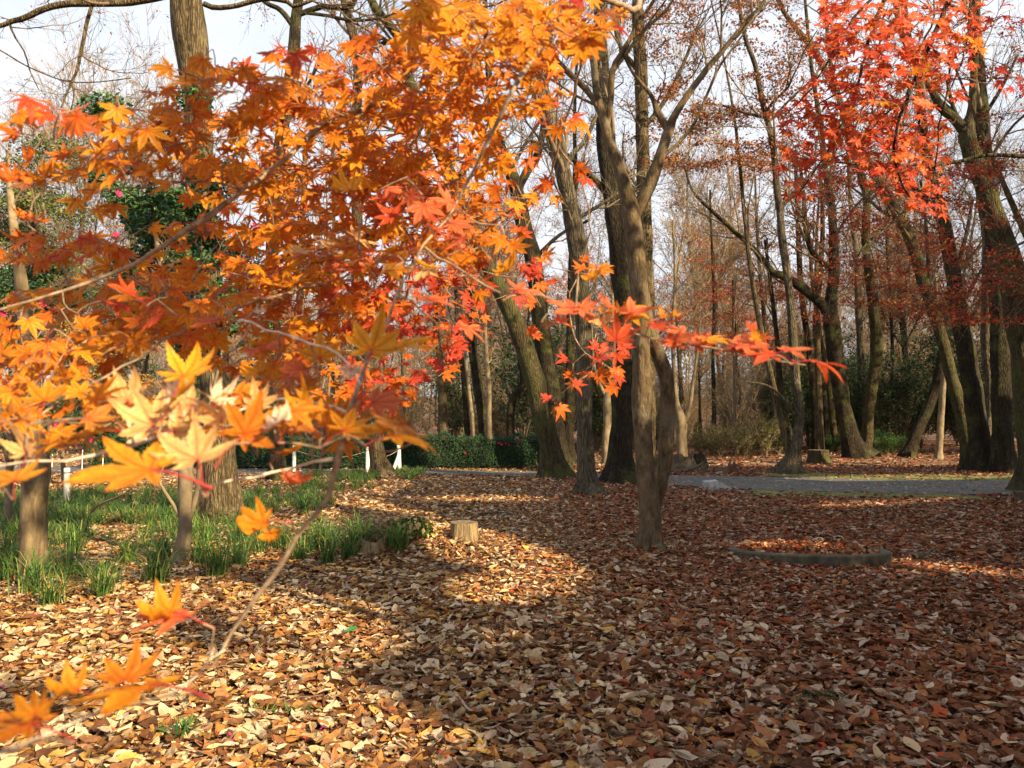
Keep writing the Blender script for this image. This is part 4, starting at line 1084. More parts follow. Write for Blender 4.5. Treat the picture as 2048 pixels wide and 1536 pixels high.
def stump(name, label, px, py, wpx, hpx, mat, cutm, flare=.2, jag=0.0, hollow=False, d=None, sides=26, moss=None):
    if d is None: d = float((G(px, py) - CAM) @ FW)
    c = P(px, py, d); c[2] = float(H(c[0], c[1])) - .03 if abs(d - 8.85) > .01 else c[2] - .12
    r = wpx / 2 / F * d; h = hpx / F * d + .03
    h += .12 if abs(d - 8.85) < .01 else 0; t = thing(name, label, 'stump', c)
    a = np.arange(sides) * 2 * math.pi / sides
    lv = np.linspace(0, 1, 9)
    rg = np.random.default_rng(int(px))
    rad = r * (1 + .05 * np.sin(3 * a + 1) + .04 * np.sin(5 * a) + .03 * rg.normal(0, 1, sides))
    jz = jag * h * (rg.random(sides) ** 1.5 + .3 * np.sin(2 * a + px))
    V = []
    for l in lv:
        f = 1 + flare * math.exp(-l * 4) * (1 + .5 * np.sin(5 * a + 2)) - .04 * l + .015 * rg.normal(0, 1, sides)
        V.append(np.stack([c[0] + rad * f * np.cos(a), c[1] + rad * f * np.sin(a), c[2] + h * l - jz * l ** 2], -1))
    q = []
    for i in range(len(lv) - 1):
        for j in range(sides): q.append([i * sides + j, i * sides + (j + 1) % sides, (i + 1) * sides + (j + 1) % sides, (i + 1) * sides + j])
    mk('bark', np.concatenate(V), [np.array(q)], mat, t)
    top = V[-1]; ins = top * .0
    rings = [top + [0, 0, .001]]
    for s_, dz in ((.86, -.004), (.6, -.35 * h if hollow else -.006), (.3, -.5 * h if hollow else -.003)):
        m = top.mean(0); R_ = m + (top - m) * s_; R_[:, 2] = top[:, 2] * s_ + m[2] * (1 - s_) + dz; rings.append(R_)
    q = []
    for i in range(3):
        for j in range(sides): q.append([i * sides + j, i * sides + (j + 1) % sides, (i + 1) * sides + (j + 1) % sides, (i + 1) * sides + j])
    V2 = np.concatenate(rings + [rings[-1].mean(0)[None]]); n0 = 3 * sides
    tr = [[n0 + j, n0 + (j + 1) % sides, 4 * sides] for j in range(sides)]
    mk('cut_face', V2, [np.array(q), np.array(tr)], cutm, t, smooth=False)
    return t, c, r, h


stump('tree_stump', 'sawn tree stump on the leaf mound, lit with vertical grain', 927, 1110, 56, 60, M_WOOD, M_CUT, .12, d=8.85)
stump('tree_stump', 'low hollow pale stump in grass left of the sawn stump', 746, 1108, 50, 34, M_WOOD, M_WOODD, .2, .4, True)
stump('tree_stump', 'sawn mossy stump under the forking dark trunk beyond the path', 1638, 930, 40, 26, M_OAKM, M_CUT, .3, d=26)
stump('broken_stump', 'large rotten hollow stump beyond the path right of the forked tree', 1366, 944, 46, 32, M_WOODD, M_WOODD, .6, .5, True, d=23)
stump('broken_stump', 'mossy broken stump half beside the large rotten hollow stump', 1396, 944, 34, 34, M_OAKM, M_WOODD, .5, .5, False, d=23.4)
stump('broken_stump', 'small splintered reddish brown snag on the bank beyond the path', 1464, 946, 15, 24, simple('red_rot_wood', (.12, .04, .02), .9, 8, .5, .9, .02), M_WOODD, .5, .7)
# broken roots next to the rotten stump
t = thing('fallen_branch', 'pile of broken roots lying right of the large rotten stump', 'branch', G(1430, 940))
a = Acc()
for k in range(16):
    g = G(rr(1340, 1450), rr(938, 947)); g[2] += .03
    e = g + [rng.normal(.3, .4), rng.normal(0, .3), rng.uniform(0, .25)]
    V, f = tubes(spline(np.array([g, (g + e) / 2 + rng.normal(0, .05, 3), e]), 7), np.linspace(.05, .015, 7), 6); mk('root', V, [f], M_WOODD, t)

# big leaf mound leaves: fern tuft with caught leaves
# ------------------------------------------------------------------ grass
def blades(n, h, spread, w=.0045, seg=5, pal=None, arch=1.0):
    az = rng.uniform(0, 6.28, n); out = rng.uniform(.25, 1, n) * spread; hh = h * rng.uniform(.6, 1.1, n)
    bx = rng.normal(0, spread * .12, (n, 2))
    t = np.linspace(0, 1, seg)[None]
    rx = out[:, None] * (t ** 1.35); z = hh[:, None] * (t * 1.5 - arch * .95 * t ** 2.4 * (.35 + .65 * out / spread)[:, None])
    X = bx[:, :1] + np.cos(az)[:, None] * rx; Y = bx[:, 1:] + np.sin(az)[:, None] * rx
    c = np.stack([X, Y, z], -1)
    side = np.stack([-np.sin(az), np.cos(az), np.zeros(n)], -1)[:, None]
    ww = (w * (1 - t ** 2 * .92))[..., None]
    V = np.stack([c - side * ww, c + side * ww], 2).reshape(n, seg * 2, 3)
    i = np.arange(seg - 1) * 2
    q = np.stack([i, i + 1, i + 3, i + 2], -1)
    q = (q[None] + (np.arange(n) * seg * 2)[:, None, None]).reshape(-1, 4)
    GP = 1.15 * np.array([[.05, .125, .028], [.08, .17, .035], [.035, .09, .035], [.14, .22, .04], [.24, .22, .07], [.05, .10, .03]]) if pal is None else pal
    C = GP[rng.integers(len(GP), size=n)] * rng.uniform(.7, 1.3, (n, 1))
    return V.reshape(-1, 3), q, rep(C, seg * 2)


gm = []
for k in range(5):
    V, q, C = blades(110, rr(.32, .42), rr(.34, .46), w=.005)
    gm.append(mesh_data('grass_tuft', V, [q], M_GRASS, C))
tufts = [(205, 1196), (66, 1192), (22, 1165), (130, 1160), (312, 1168), (330, 1120), (432, 1158), (478, 1136), (598, 1122), (655, 1130), (700, 1118), (560, 1100), (795, 1102), (20, 1120), (150, 1110), (255, 1130), (520, 1110), (640, 1098), (100, 1215), (400, 1130), (775, 1096), (300, 1055), (720, 1095)]
tl = {0: 'arching green grass tuft standing alone in sunlit leaves right of the stout left trunk', 12: 'dark grass tuft in front of the hollow stump on the mound'}
for i, (px, py) in enumerate(tufts):
    g = G(px, py)
    o = link('grass_tuft', gm[i % 5], None, g); tx = min([(66, 'the stout mottled left trunk'), (362, 'the slim smooth camellia trunk'), (442, 'the biggest furrowed trunk'), (600, 'the open leaves left of the mound'), (746, 'the low hollow stump'), (205, 'the sunlit gap between the left trunks')], key=lambda q_: abs(q_[0] - px)); tl.setdefault(i, 'long green grass tuft ' + ('in front of ' if py > 1150 else 'close beside ' if py > 1115 else 'just behind ') + tx[1])
    tag(o, tl.get(i, 'arching tuft of long green grass growing through the leaf litter'), 'grass', 'grass tufts in the leaf litter')
    s_ = rr(.75, 1.15); o.scale = (s_, s_, s_); o.rotation_euler = (0, 0, rr(0, 6))
a = Acc()


def grass_patch(cx, cy, rx, ry, n, h=.33, nb=32, pal=None):
    for _ in range(n):
        u, v = rng.uniform(-1, 1, 2)
        if u * u + v * v > 1: u *= .6; v *= .6
        g = G(cx + u * rx, cy + v * ry)
        V, q, C = blades(nb, h * rr(.6, 1.15), h * 1.15, seg=5, pal=pal, w=.006)
        a.add(V + g, [q], C)


grass_patch(220, 1022, 300, 32, 230); grass_patch(60, 1055, 120, 46, 50); grass_patch(420, 1070, 140, 22, 32)
grass_patch(560, 1012, 100, 26, 60); grass_patch(660, 968, 90, 22, 90, .24); grass_patch(720, 955, 50, 12, 40, .26); grass_patch(820, 952, 34, 8, 40, .26)
grass_patch(250, 1085, 230, 20, 10); grass_patch(100, 1140, 130, 30, 12); grass_patch(600, 1095, 150, 14, 14)
grass_patch(345, 1478, 30, 10, 4, .13, 14); grass_patch(660, 1352, 40, 8, 5, .07, 10); grass_patch(540, 1432, 60, 10, 5, .09, 10)
o = a.mk('grass', M_GRASS, kind='stuff'); tag(o, 'long green grass growing under the trees on the left', 'grass')
# green fern like tuft on the mound
g = G(825, 1068)
t = thing('mound_plant', 'rounded green leafy clump full of caught leaves on top of the mound', 'plant', g)
n = 1700
v = norm(rng.normal(0, 1, (n, 3))); v[:, 2] = np.abs(v[:, 2])
c = g + v * np.array([.27, .22, .20]) * rng.uniform(.7, 1.0, (n, 1))
V, FS = leafquads(c, rng.uniform(.025, .05, n), norm(v + rng.normal(0, .5, (n, 3))), .5)
mk('foliage', V, FS, M_GRASS, t, rep(np.array([[.05, .11, .02], [.08, .15, .03], [.14, .15, .03]])[rng.integers(3, size=n)], 4), False, kind='stuff')
V, q, C = blades(160, .24, .26); mk('blades', V + g, [q], M_GRASS, t, C, kind='stuff')
a = Acc(); m = 70
v = norm(rng.normal(0, 1, (m, 3)) + [0, -.3, .3]); v[:, 2] = np.abs(v[:, 2]); c = g + v * np.array([.29, .24, .22])
V, FS = leafquads(c, rng.uniform(.05, .09, m), norm(v + rng.normal(0, .4, (m, 3))), .6)
mk('caught_leaves', V, FS, M_LITTER, t, rep(PAL_TAN[rng.integers(3, size=m)] * [1.05, .95, .7], 4), False, kind='stuff')

# ------------------------------------------------------------------ concrete ring
c = G(1614, 1110); R1 = .82
t = thing('planter_ring', 'half buried round dark concrete ring filled with fallen leaves', 'planter ring', c)
n = 72; ang = np.linspace(0, 2 * math.pi, n, endpoint=False)
prof = [(-.045, -.12), (-.05, .02), (-.035, .035), (.035, .035), (.05, .02), (.045, -.12)]
V = []
for r_, z_ in prof:
    tiltz = .055 - .075 * np.sin(ang)          # the near side stands proud of the leaves
    V.append(np.stack([c[0] + (R1 + r_ * 1.1) * np.cos(ang), c[1] + (R1 + r_ * 1.1) * np.sin(ang), c[2] + z_ + tiltz - .02], -1))
V = np.concatenate(V); q = []
for i in range(len(prof) - 1):
    for j in range(n): q.append([i * n + j, i * n + (j + 1) % n, (i + 1) * n + (j + 1) % n, (i + 1) * n + j])
mk('rim', V, [np.array(q)], simple('mossy_concrete', (.05, .04, .024), .9, 9, .5, .6, .01, col2=(.11, .09, .055)), t, smooth=False)
m = 700
rr_ = np.sqrt(rng.random(m)) * (R1 - .06); an = rng.uniform(0, 6.28, m)
x = c[0] + rr_ * np.cos(an); y = c[1] + rr_ * np.sin(an)
V, FS, k = litter(x, y, rng.uniform(.05, .11, m), True, .05, .4, H(x, y) + .035 - .03 * np.sin(an) * rr_ / R1)
o = mk('leaf_fill', V.reshape(-1, 3), FS, M_LITTER, None, rep(litter_cols(x, y, m) * [1.2, 1, .8], k), False, kind='stuff')
tag(o, 'fallen brown leaves heaped inside the concrete ring', 'leaf litter')

# ------------------------------------------------------------------ posts, rope, signs, block
M_WHITE = simple('white_paint', (.74, .73, .68), .55, 25, .14, .2, .004)
M_GREYW = simple('grey_painted_wood', (.42, .43, .41), .7, 18, .3, .4, .004, scale=(4, 4, .6))
M_ROPE = simple('rope_fibre', (.45, .42, .36), .8, 80, .3)
M_BLACK = simple('black_plastic', (.02, .02, .022), .5, 10, .2)


def post(label, px, py, top, w, mat, lean=(0, 0), brace=False, notch=True):
    g = G(px, py); d = float((g - CAM) @ FW); h = (py - top) / F * d; r = w / 2 / F * d
    g[2] = float(H(g[0], g[1]))
    t = thing('rope_post', label, 'post', g, 'posts of the low rope fence')
    V, f = tubes(np.array([g + [0, 0, -.03], g + [lean[0] * .5, 0, h * .5], g + [lean[0] * .84, lean[1], h * .84]]), np.array([r * 1.05, r, r * .97]), 14)
    mk('shaft', V, [f], mat, t)
    V, f = tubes(np.array([g + [lean[0] * .84, lean[1], h * .84], g + [lean[0] * .87, lean[1], h * .87]]), np.array([r * .8, r * .8]), 14); mk('groove', V, [f], M_BLACK, t)
    a = Acc()
    V, f = tubes(np.array([g + [lean[0] * .87, lean[1], h * .87], g + [lean[0], lean[1], h - .01], g + [lean[0], lean[1], h]]), np.array([r * .98, r * .98, r * .8]), 14); a.add(V, [f])
    top3 = g + [lean[0], lean[1], h]
    V, f = tubes(np.array([top3, top3 + [0, 0, .002]]), np.array([r * .8, .001]), 14); a.add(V, [f])
    a.mk('cap', mat, t, color=False)
    if brace:
        b0 = g + [-.20, -.05, -.02]; b1 = g + [-.02, -.03, h * .62]
        V, f = tubes(np.array([b0, b1]), np.array([r * .95, r * .95]), 8); mk('brace', V, [f], mat, t)
        V, f = tubes(np.array([b1, b1 + norm(b1 - b0) * .004]), np.array([r * .95, .001]), 8); mk('brace_end', V, [f], mat, t)
    return g + [lean[0] * .85, 0, h * .85]


p1 = post('white rope post just left of the slanting trunk', 735, 946, 894, 8, M_WHITE)
p2 = post('white rope post with a leaning brace right of the slanting trunk', 799, 943, 890, 7.5, M_WHITE, (-.03, 0), True)
p3 = post('white rope post left of the long grass before the hedge', 588, 944, 891, 7, M_WHITE)
p4 = post('grey wooden rope post beside the stout left trunk', 134, 1004, 936, 12, M_GREYW, (-.02, 0))
p5 = post('pale rope post showing behind the slim camellia trunk', 397, 1000, 934, 8, M_WHITE)


def rope(a, b, sag, label):
    n = 24; t = np.linspace(0, 1, n)[:, None]
    q = a + (b - a) * t; q[:, 2] -= 4 * sag * (t * (1 - t))[:, 0]
    V, f = tubes(q, np.full(n, .006), 6)
    o = mk('rope', V, [f], M_ROPE, base=a); tag(o, label, 'rope')


rope(p1, p2, .20, 'pale rope sagging between the two white posts around the slanting trunk')
rope(p3, p1, .22, 'pale rope hanging from the left white post to the middle one')
rope(p4, p5, .16, 'rope between the grey post and the pale post on the left')
for i, (px, py, top, lab) in enumerate([(22, 938, 922, 'tiny white plant sign on a stick at the far left edge'), (1, 1, 1, None)][:1]):
    g = G(px, py); t = thing('plant_sign', lab, 'sign', g)
    d = g[1]; V, f = box(g + [0, 0, .10], .012, .012, .22); mk('stick', V, [f], M_WHITE, t, smooth=False)
    V, f = box(g + [0, -.01, .24], .09, .01, .07, 0, (0, .3)); mk('plate', V, [f], M_WHITE, t, smooth=False)
g = G(216, 960); t = thing('plant_sign', 'small white name plate on a round black base among tan leaves', 'sign', g)
V, f = tubes(np.array([g, g + [0, 0, .05], g + [0, 0, .055]]), np.array([.17, .15, .001]), 18); mk('base_disc', V, [f], M_BLACK, t)
V, f = box(g + [0, -.05, .10], .16, .012, .09, 0, (0, .6)); mk('plate', V, [f], M_WHITE, t, smooth=False)
slab = ['thin pale plant stake left of the others behind the grey post', 'second pale plant stake behind the grey post', 'tallest pale plant stake behind the grey post', 'pale plant stake farthest right near the camellia bush']
for i, (px, h) in enumerate([(104, .55), (128, .5), (164, .62), (205, .6)]):
    g = G(px, 940 + i % 2 * 2); V, f = tubes(np.array([g - [0, 0, .03], g + [rng.normal(0, .02), 0, h], g + [0, 0, h + .004]]), np.array([.012, .012, .001]), 6)
    tag(mk('plant_stake', V, [f], M_WHITE, base=g), slab[i], 'stake', 'plant stakes on the left')
g = G(17, 945); V, f = tubes(np.array([g - [0, 0, .03], g + [0, 0, .62], g + [0, 0, .625]]), np.array([.022, .022, .001]), 10)
tag(mk('marker_pole', V, [f], simple('red_paint', (.45, .05, .04), .5, 20, .2), base=g), 'short red marker pole at the far left edge', 'pole')
# low black wire edging on the left
g0 = G(150, 966); g1 = G(330, 962)
t = thing('wire_edging', 'low black wire edging on the leaf covered ground behind the grass', 'fence', g0)
a = Acc()
for z in (.04, .20):
    V, f = tubes(np.array([g0 + [0, 0, z], g1 + [0, 0, z]]), np.array([.005, .005]), 4); a.add(V, [f])
a.mk('rail', M_BLACK, t, color=False)
for k in range(22):
    p = g0 + (g1 - g0) * k / 21; V, f = tubes(np.array([p - [0, 0, .02], p + [0, 0, .22]]), np.array([.005, .005]), 4); mk('wire', V, [f], M_BLACK, t)
# concrete block at the path edge
g = G(1430, 976)
v = np.array([[-.23, -.12, -.05], [.33, -.12, -.05], [.33, .14, -.05], [-.23, .14, -.05], [-.23, -.12, .12], [.05, -.12, .15], [.33, -.12, .0], [-.23, .14, .14], [.05, .14, .16], [.33, .14, .0]]) + g
v[:, 2] = v[:, 2] - g[2] + float(H(g[0], g[1])) + .01
fq = [[0, 1, 6, 5], [3, 7, 8, 9], [0, 4, 7, 3], [4, 5, 8, 7], [5, 6, 9, 8]]; ftr = [[0, 5, 4], [3, 9, 2]]
o = mk('concrete_block', v, [np.array(fq), np.array(ftr)], simple('pale_concrete', (.34, .35, .34), .85, 14, .3, .4, .01), base=g, smooth=False)
tag(o, 'pale slanted concrete block at the near edge of the path', 'block')
# dark leaning plank at the right edge
g = G(2052, 1004); v, f = box(g + [0, 0, -.02], .22, .10, .46, .3, (-.35, 0)); o = mk('leaning_board', v, [f], M_WOODD, base=g, smooth=False)
tag(o, 'dark board leaning at the right edge beside the path', 'board')
# dark bark pieces and sticks lying about
for i, (px, py, L, lab) in enumerate([(898, 1018, .42, 'dark curled bark piece on the leaves behind the sawn stump'), (998, 1034, .5, 'dark forked stick on the leaves right of the bark piece'), (1852, 1122, .3, 'short dark stick right of the concrete ring'), (1345, 1144, .35, 'thin brown stick lying beside the forked tree foot'), (890, 1148, .5, 'thin twig lying on the sunlit mound'), (1300, 1030, .3, 'little dark stick behind the forked tree')]):
    g = G(px, py) + [0, 0, .05]; u = np.array([1, rng.normal(0, .3), 0]); q = spline(np.array([g - u * L / 2, g + [0, 0, .03], g + u * L / 2 + [0, .05, 0]]), 9)
    V, f = tubes(q, (.022 if i < 3 else .007) * np.linspace(1.2, .5, 9) * (1 + .3 * rng.normal(0, 1, 9)), 7); aa = Acc(); aa.add(V, [f])
    e = q[4] + [.16, .06, .05]; V, f = tubes(spline(np.array([q[4], (q[4] + e) / 2 + [0, 0, .02], e]), 5), np.linspace(.012 if i < 3 else .004, .004, 5), 5); aa.add(V, [f])
    tag(aa.mk('stick', M_WOODD if i < 3 else M_TWIG, base=g, color=False), lab, 'stick')
q = P([182, 200, 225, 250, 268], [1024, 1008, 998, 986, 972], np.array([9.6, 9.6, 9.5, 9.4, 9.4])); V, f = tubes(spline(q, 16), np.linspace(.018, .009, 16), 7)
tag(mk('dead_branch', V, [f], M_TWIG, base=q[0]), 'dead branch slanting out of the grass between the two left trunks', 'branch')
g = G(1636, 1408); n = 260; rr_ = np.sqrt(rng.random(n)); an = rng.uniform(0, 6.28, n)
c = g + np.stack([rr_ * np.cos(an) * .16, rr_ * np.sin(an) * .09, .03 + .03 * (1 - rr_) + rng.uniform(0, .015, n)], -1)
V, FS = leafquads(c, rng.uniform(.008, .02, n)); o = mk('moss_clump', V, FS, M_GREEN, None, rep(GREENS[rng.integers(3, size=n)], 4), False, base=g); tag(o, 'small dark green moss clump among brown leaves at the lower right', 'moss')
for i, (px, py) in enumerate([(230, 1228), (232, 1240), (58, 1250), (70, 1240), (608, 1180), (612, 1178), (700, 1165), (460, 1500), (642, 1474), (500, 1410), (3, 1396), (690, 1168)]):
    g = G(px, py) + [0, 0, .05]; V, FS = leafquads(g[None] + rng.normal(0, .012, (3, 3)), np.full(3, .02), None, .8)
    o = mk('fallen_petals', V, FS, M_PETAL, None, np.ones((12, 3)) * [.55, .04, .22], False, base=g); tag(o, 'small magenta camellia petals fallen on the leaf litter', 'petals', 'fallen camellia petals')
g = G(703, 1276) + [0, 0, .06]; V, FS = leafquads(g[None], np.array([.11]), np.array([[.1, -.4, .9]]), .5)
tag(mk('green_leaf', V, FS, M_GREEN, None, np.ones((4, 3)) * [.03, .16, .05], False, base=g), 'single fresh green leaf lying on the brown litter', 'leaf')

# ------------------------------------------------------------------ foreground maples
LOBES = [(0, 1.0, .15), (38, .94, .145), (-38, .94, .145), (76, .76, .125), (-76, .76, .125), (118, .42, .075), (-118, .42, .075)]


def leaf_geo(variant, col, vein=None):
    """one palmate leaf in the plane z=0, mid lobe along +y, unit length; petiole along -y"""
    cup, droop, twist, serr, rg = variant
    V = [[0, 0, 0]]; T = []; order = sorted(range(7), key=lambda i: LOBES[i][0])
    ang = [LOBES[i][0] for i in order]
    sin_idx = []
    for k in range(8):
        if k == 0: a = ang[0] - 26; r = .13
        elif k == 7: a = ang[-1] + 26; r = .13
        else: a = (ang[k - 1] + ang[k]) / 2; r = .25 - .05 * abs(k - 3.5) / 3.5
        a = math.radians(a); V.append([math.sin(a) * r, math.cos(a) * r, 0]); sin_idx.append(len(V) - 1)
    tips = []
    for k, i in enumerate(order):
        A, Ln, Wd = LOBES[i]; Ln *= rg.uniform(.9, 1.06); A = math.radians(A + rg.normal(0, 3))
        ux, uy = math.sin(A), math.cos(A); vx, vy = -uy, ux     # v points to smaller angles
        def pt(l, w): V.append([ux * l * Ln + vx * w, uy * l * Ln + vy * w, 0]); return len(V) - 1
        m1 = pt(.36, 0); m2 = pt(.68, 0); tip = pt(1, 0)
        Ls = []; Rs = []
        for l, w in ((.38, .82), (.45, 1.06), (.49, .84), (.57, .98), (.61, .72), (.69, .76), (.74, .48), (.82, .44)):
            w2 = Wd * w * (1 if serr else .95)
            Ls.append(pt(l, w2)); Rs.append(pt(l, -w2))
        sL, sR = sin_idx[k], sin_idx[k + 1]
        # v = (-uy, ux): for A=0 this is -x, i.e. the smaller-angle side
        T += [[0, sL, m1], [0, m1, sR]]
        ch = [sL] + Ls + [tip]; mids_ = [m1] * 4 + [m2] * 5
        for side, sgn in ((ch, 1), ([sR] + Rs + [tip], -1)):
            for j in range(len(side) - 1):
                a_, b_ = side[j], side[j + 1]; mm = m1 if j < 4 else m2
                T.append([a_, b_, mm] if sgn > 0 else [b_, a_, mm])
            T.append([side[4], m2, m1] if sgn > 0 else [m1, m2, side[4]])
        tips.append((m1, m2, tip, Ls + Rs, A))
    V = np.array(V, float)
    r = np.linalg.norm(V[:, :2], axis=1); z = cup * r ** 2 * .5 - droop * r ** 3 * .5
    for (m1, m2, tip, sd, A) in tips:
        k = rg.normal(0, .22); f = .10
        z[m1] -= f * .3; z[m2] -= f * .35
        for s_ in [m1, m2, tip] + sd: z[s_] += k * r[s_] ** 2
        tw = twist * rg.normal(0, 1)
        u = np.array([math.sin(A), math.cos(A)]); v = np.array([u[1], -u[0]])
        for s_ in sd: z[s_] += tw * float(V[s_, :2] @ v) * r[s_] * 2
    # curl inwards when strongly cupped
    sh_ = 1 / (1 + .55 * abs(cup) * r ** 2)
    V[:, 0] *= sh_; V[:, 1] *= sh_; V[:, 2] = z
    C = np.ones((len(V), 3)) * col * (1 + rg.normal(0, .05, (len(V), 1)))
    C[[0]] *= [1, .55, .6]
    for (m1, m2, tip, sd, A) in tips:
        C[m1] *= [.74, .62, .6]; C[m2] *= [.84, .74, .7]; C[tip] *= [.8, .45, .5]
    vt = np.array([[V[0], V[m1], V[m2], V[tip] * .9 + V[m2] * .1] for (m1, m2, tip, sd, A) in tips]); vt[:, :, 2] += .003
    vv_, vf_ = tubes(vt, np.tile([.011, .0085, .006, .002], (7, 1)), 3)
    pet = np.array([[0, 0, 0], [.02, -.18, -.02], [.0, -.42, -.09], [.03, -.62, -.2]]); pv, pf = tubes(pet, np.array([.017, .014, .014, .022]), 4)
    n0 = len(V); V = np.vstack([V, pv]); C = np.vstack([C, np.ones((len(pv), 3)) * [.50, .07, .07]])
    n1 = len(V); V = np.vstack([V, vv_]); C = np.vstack([C, np.ones((len(vv_), 3)) * np.array(col) * [.78, .50, .45]])
    return V, [np.array(T), pf + n0, vf_ + n1], C


rg0 = np.random.default_rng(3)
VAR = dict(flat=(0.10, .0, .05), droop=(-.1, .55, .12), cup=(.55, .0, .2), wave=(.3, .3, .30), curl=(1.4, .2, .6))
COLS = dict(rust=(.50, .23, .05), orange=(.66, .25, .025), deep=(.64, .18, .025), yellow=(.78, .40, .03), red=(.62, .11, .04), salmon=(.74, .21, .09), pale=(.84, .58, .24), white=(.85, .76, .58), brown=(.28, .12, .05), darkred=(.34, .035, .03), gold=(.70, .32, .025), crimson=(.62, .095, .055))
LM = {}


def leaf_mesh(var, colr, k):
    key = (var, colr, k)
    if key not in LM:
        V, FS, C = leaf_geo(VAR[var] + (True, rg0), np.array(COLS[colr]) * rg0.uniform(.88, 1.12))
        LM[key] = (V, FS, C, None)
    return key


def mesh_obj(key):
    V, FS, C, me = LM[key]
    if me is None:
        me = mesh_data('leaf', V, FS, M_LEAF, C, True); LM[key] = (V, FS, C, me)
    return me


def orient(ang, tilt, n, roll=0.0):
    """mid lobe direction in the picture (degrees anticlockwise from right), tilt 0 = facing the camera, 80 = edge on"""
    a = np.radians(ang); t = np.radians(tilt)
    ax = np.cos(a)[:, None] * RT + np.sin(a)[:, None] * UP
    nf = np.cos(t)[:, None] * (-FW) + np.sin(t)[:, None] * np.array([0, 0, 1.0])
    nf = norm(nf + roll); ax = norm(ax - (ax * nf).sum(1, keepdims=True) * nf)
    return ax, nf


class Maple:
    def __init__(s, root): s.root = root; s.L = []; s.nodes = []; s.noder = []
    def leaf(s, p, ax, nf, size, var, col): s.L.append((p, ax, nf, size, leaf_mesh(var, col, int(rng.integers(5)))))
    def region(s, cx, cy, rx, ry, d0, d1, n, cols, vs=('flat', 'droop', 'wave', 'flat'), size=(.027, .040), rot=0, tilt=(15, 60), angc=-90, angs=70):
        n = int(n * 1.2) if n > 30 else n
        u = rng.uniform(-1, 1, (n * 2, 2)); u = u[(u ** 2).sum(1) < 1][:n]; n = len(u)
        c, s_ = math.cos(math.radians(rot)), math.sin(math.radians(rot))
        x = cx + c * u[:, 0] * rx + s_ * u[:, 1] * ry; y = cy - s_ * u[:, 0] * rx + c * u[:, 1] * ry
        p = P(x, y, rng.uniform(d0, d1, n))
        ax, nf = orient(rng.normal(angc, angs, n), rng.uniform(tilt[0], tilt[1], n), n, rng.normal(0, .32, (n, 3)))
        for i in range(n):
            s.leaf(p[i], ax[i], nf[i], rng.uniform(*size), vs[int(rng.integers(len(vs)))], cols[int(rng.integers(len(cols)))])
    def hero(s, px, py, sz, d, col, var='wave', ang=90, tilt=60):
        ax, nf = orient(np.array([float(ang)]), np.array([float(tilt)]), 1, rng.normal(0, .1, (1, 3)))
        s.leaf(P(px, py, d), ax[0], nf[0], sz / 1.75 / F * d, var, col)
    def branch(s, pts, name='branch', wj=1.0):
        q = P([a[0] for a in pts], [a[1] for a in pts], np.array([a[2] for a in pts], float)); w = np.array([a[3] / 2 / F * a[2] for a in pts])
        return s.branch3(q, w, name)
    def branch3(s, q, w, name='branch', wig=.0015):
        L = np.linalg.norm(np.diff(q, axis=0), axis=1).sum(); n = int(np.clip(L / .025, 8, 70))
        r = spline(np.column_stack([q, w]), n); r[1:-1, :3] += rng.normal(0, wig, (n - 2, 3))
        rad = r[:, 3] * (1 + .05 * rng.normal(0, 1, n)); rad[::9] *= 1.22
        V, f = tubes(r[:, :3], rad, 10 if rad.max() > .004 else 6)
        mk(name, V, [f], M_DARK if np.median(rad) >= .008 or np.median(r[:, 1]) > 2.3 else M_PTWIG if np.median(r[:, 1]) < .86 else M_FTWIG, s.root)
        s.nodes.append(r[:, :3]); s.noder.append(rad)
    def finish(s, nobj=300):
        # fine twigs: every leaf stalk reaches the nearest wood
        nodes = np.concatenate(s.nodes); 
        ends = np.array([p - ax * sz * .62 - nf * sz * .2 for p, ax, nf, sz, k in s.L])
        d = np.array([np.min(((nodes - e) ** 2).sum(1)) for e in ends]); order = np.argsort(d)
        pool = np.zeros((len(nodes) + 3 * len(ends), 3)); m = len(nodes); pool[:m] = nodes
        TP = []; TR = []
        for i in order:
            e = ends[i]; dd = ((pool[:m] - e) ** 2).sum(1); j = int(np.argmin(dd)); a_ = pool[j]; ln = math.sqrt(dd[j])
            mid = (a_ + e) / 2 + rng.normal(0, .08 * ln, 3) + [0, 0, .04 * ln]
            TP.append(spline(np.array([a_, mid, e]), 5)); r0 = .0008 + min(.0014, ln * .006); TR.append(np.linspace(r0, .0008, 5))
            pool[m] = e; pool[m + 1] = mid; m += 2
        V, f = tubes(np.array(TP), np.array(TR), 4); mk('twigs', V, [f], M_FTWIG, s.root, kind='stuff')
        # biggest in the picture first
        big = np.array([sz / max(.2, (p - CAM) @ FW) for p, ax, nf, sz, k in s.L]); px, py, dep = proj(np.array([l[0] for l in s.L]))
        big = np.where((px > -40) & (px < 2090) & (py > -40) & (py < 1580), big, 0)
        od = np.argsort(-big); a = Acc()
        base = np.array(s.root.location)
        from mathutils import Matrix
        for r_, i in enumerate(od):
            p, ax, nf, sz, key = s.L[i]; xx = np.cross(ax, nf)
            if r_ < nobj:
                o = link('leaf', mesh_obj(key), s.root)
                M = Matrix(((xx[0] * sz, ax[0] * sz, nf[0] * sz, p[0] - base[0]), (xx[1] * sz, ax[1] * sz, nf[1] * sz, p[1] - base[1]), (xx[2] * sz, ax[2] * sz, nf[2] * sz, p[2] - base[2]), (0, 0, 0, 1)))
                o.matrix_local = M
            else:
                V, FS, C, _ = LM[key]
                a.add(p + sz * (V[:, :1] * xx + V[:, 1:2] * ax + V[:, 2:] * nf), FS, C)
        if a.n: a.mk('foliage', M_LEAF, s.root, kind='stuff')


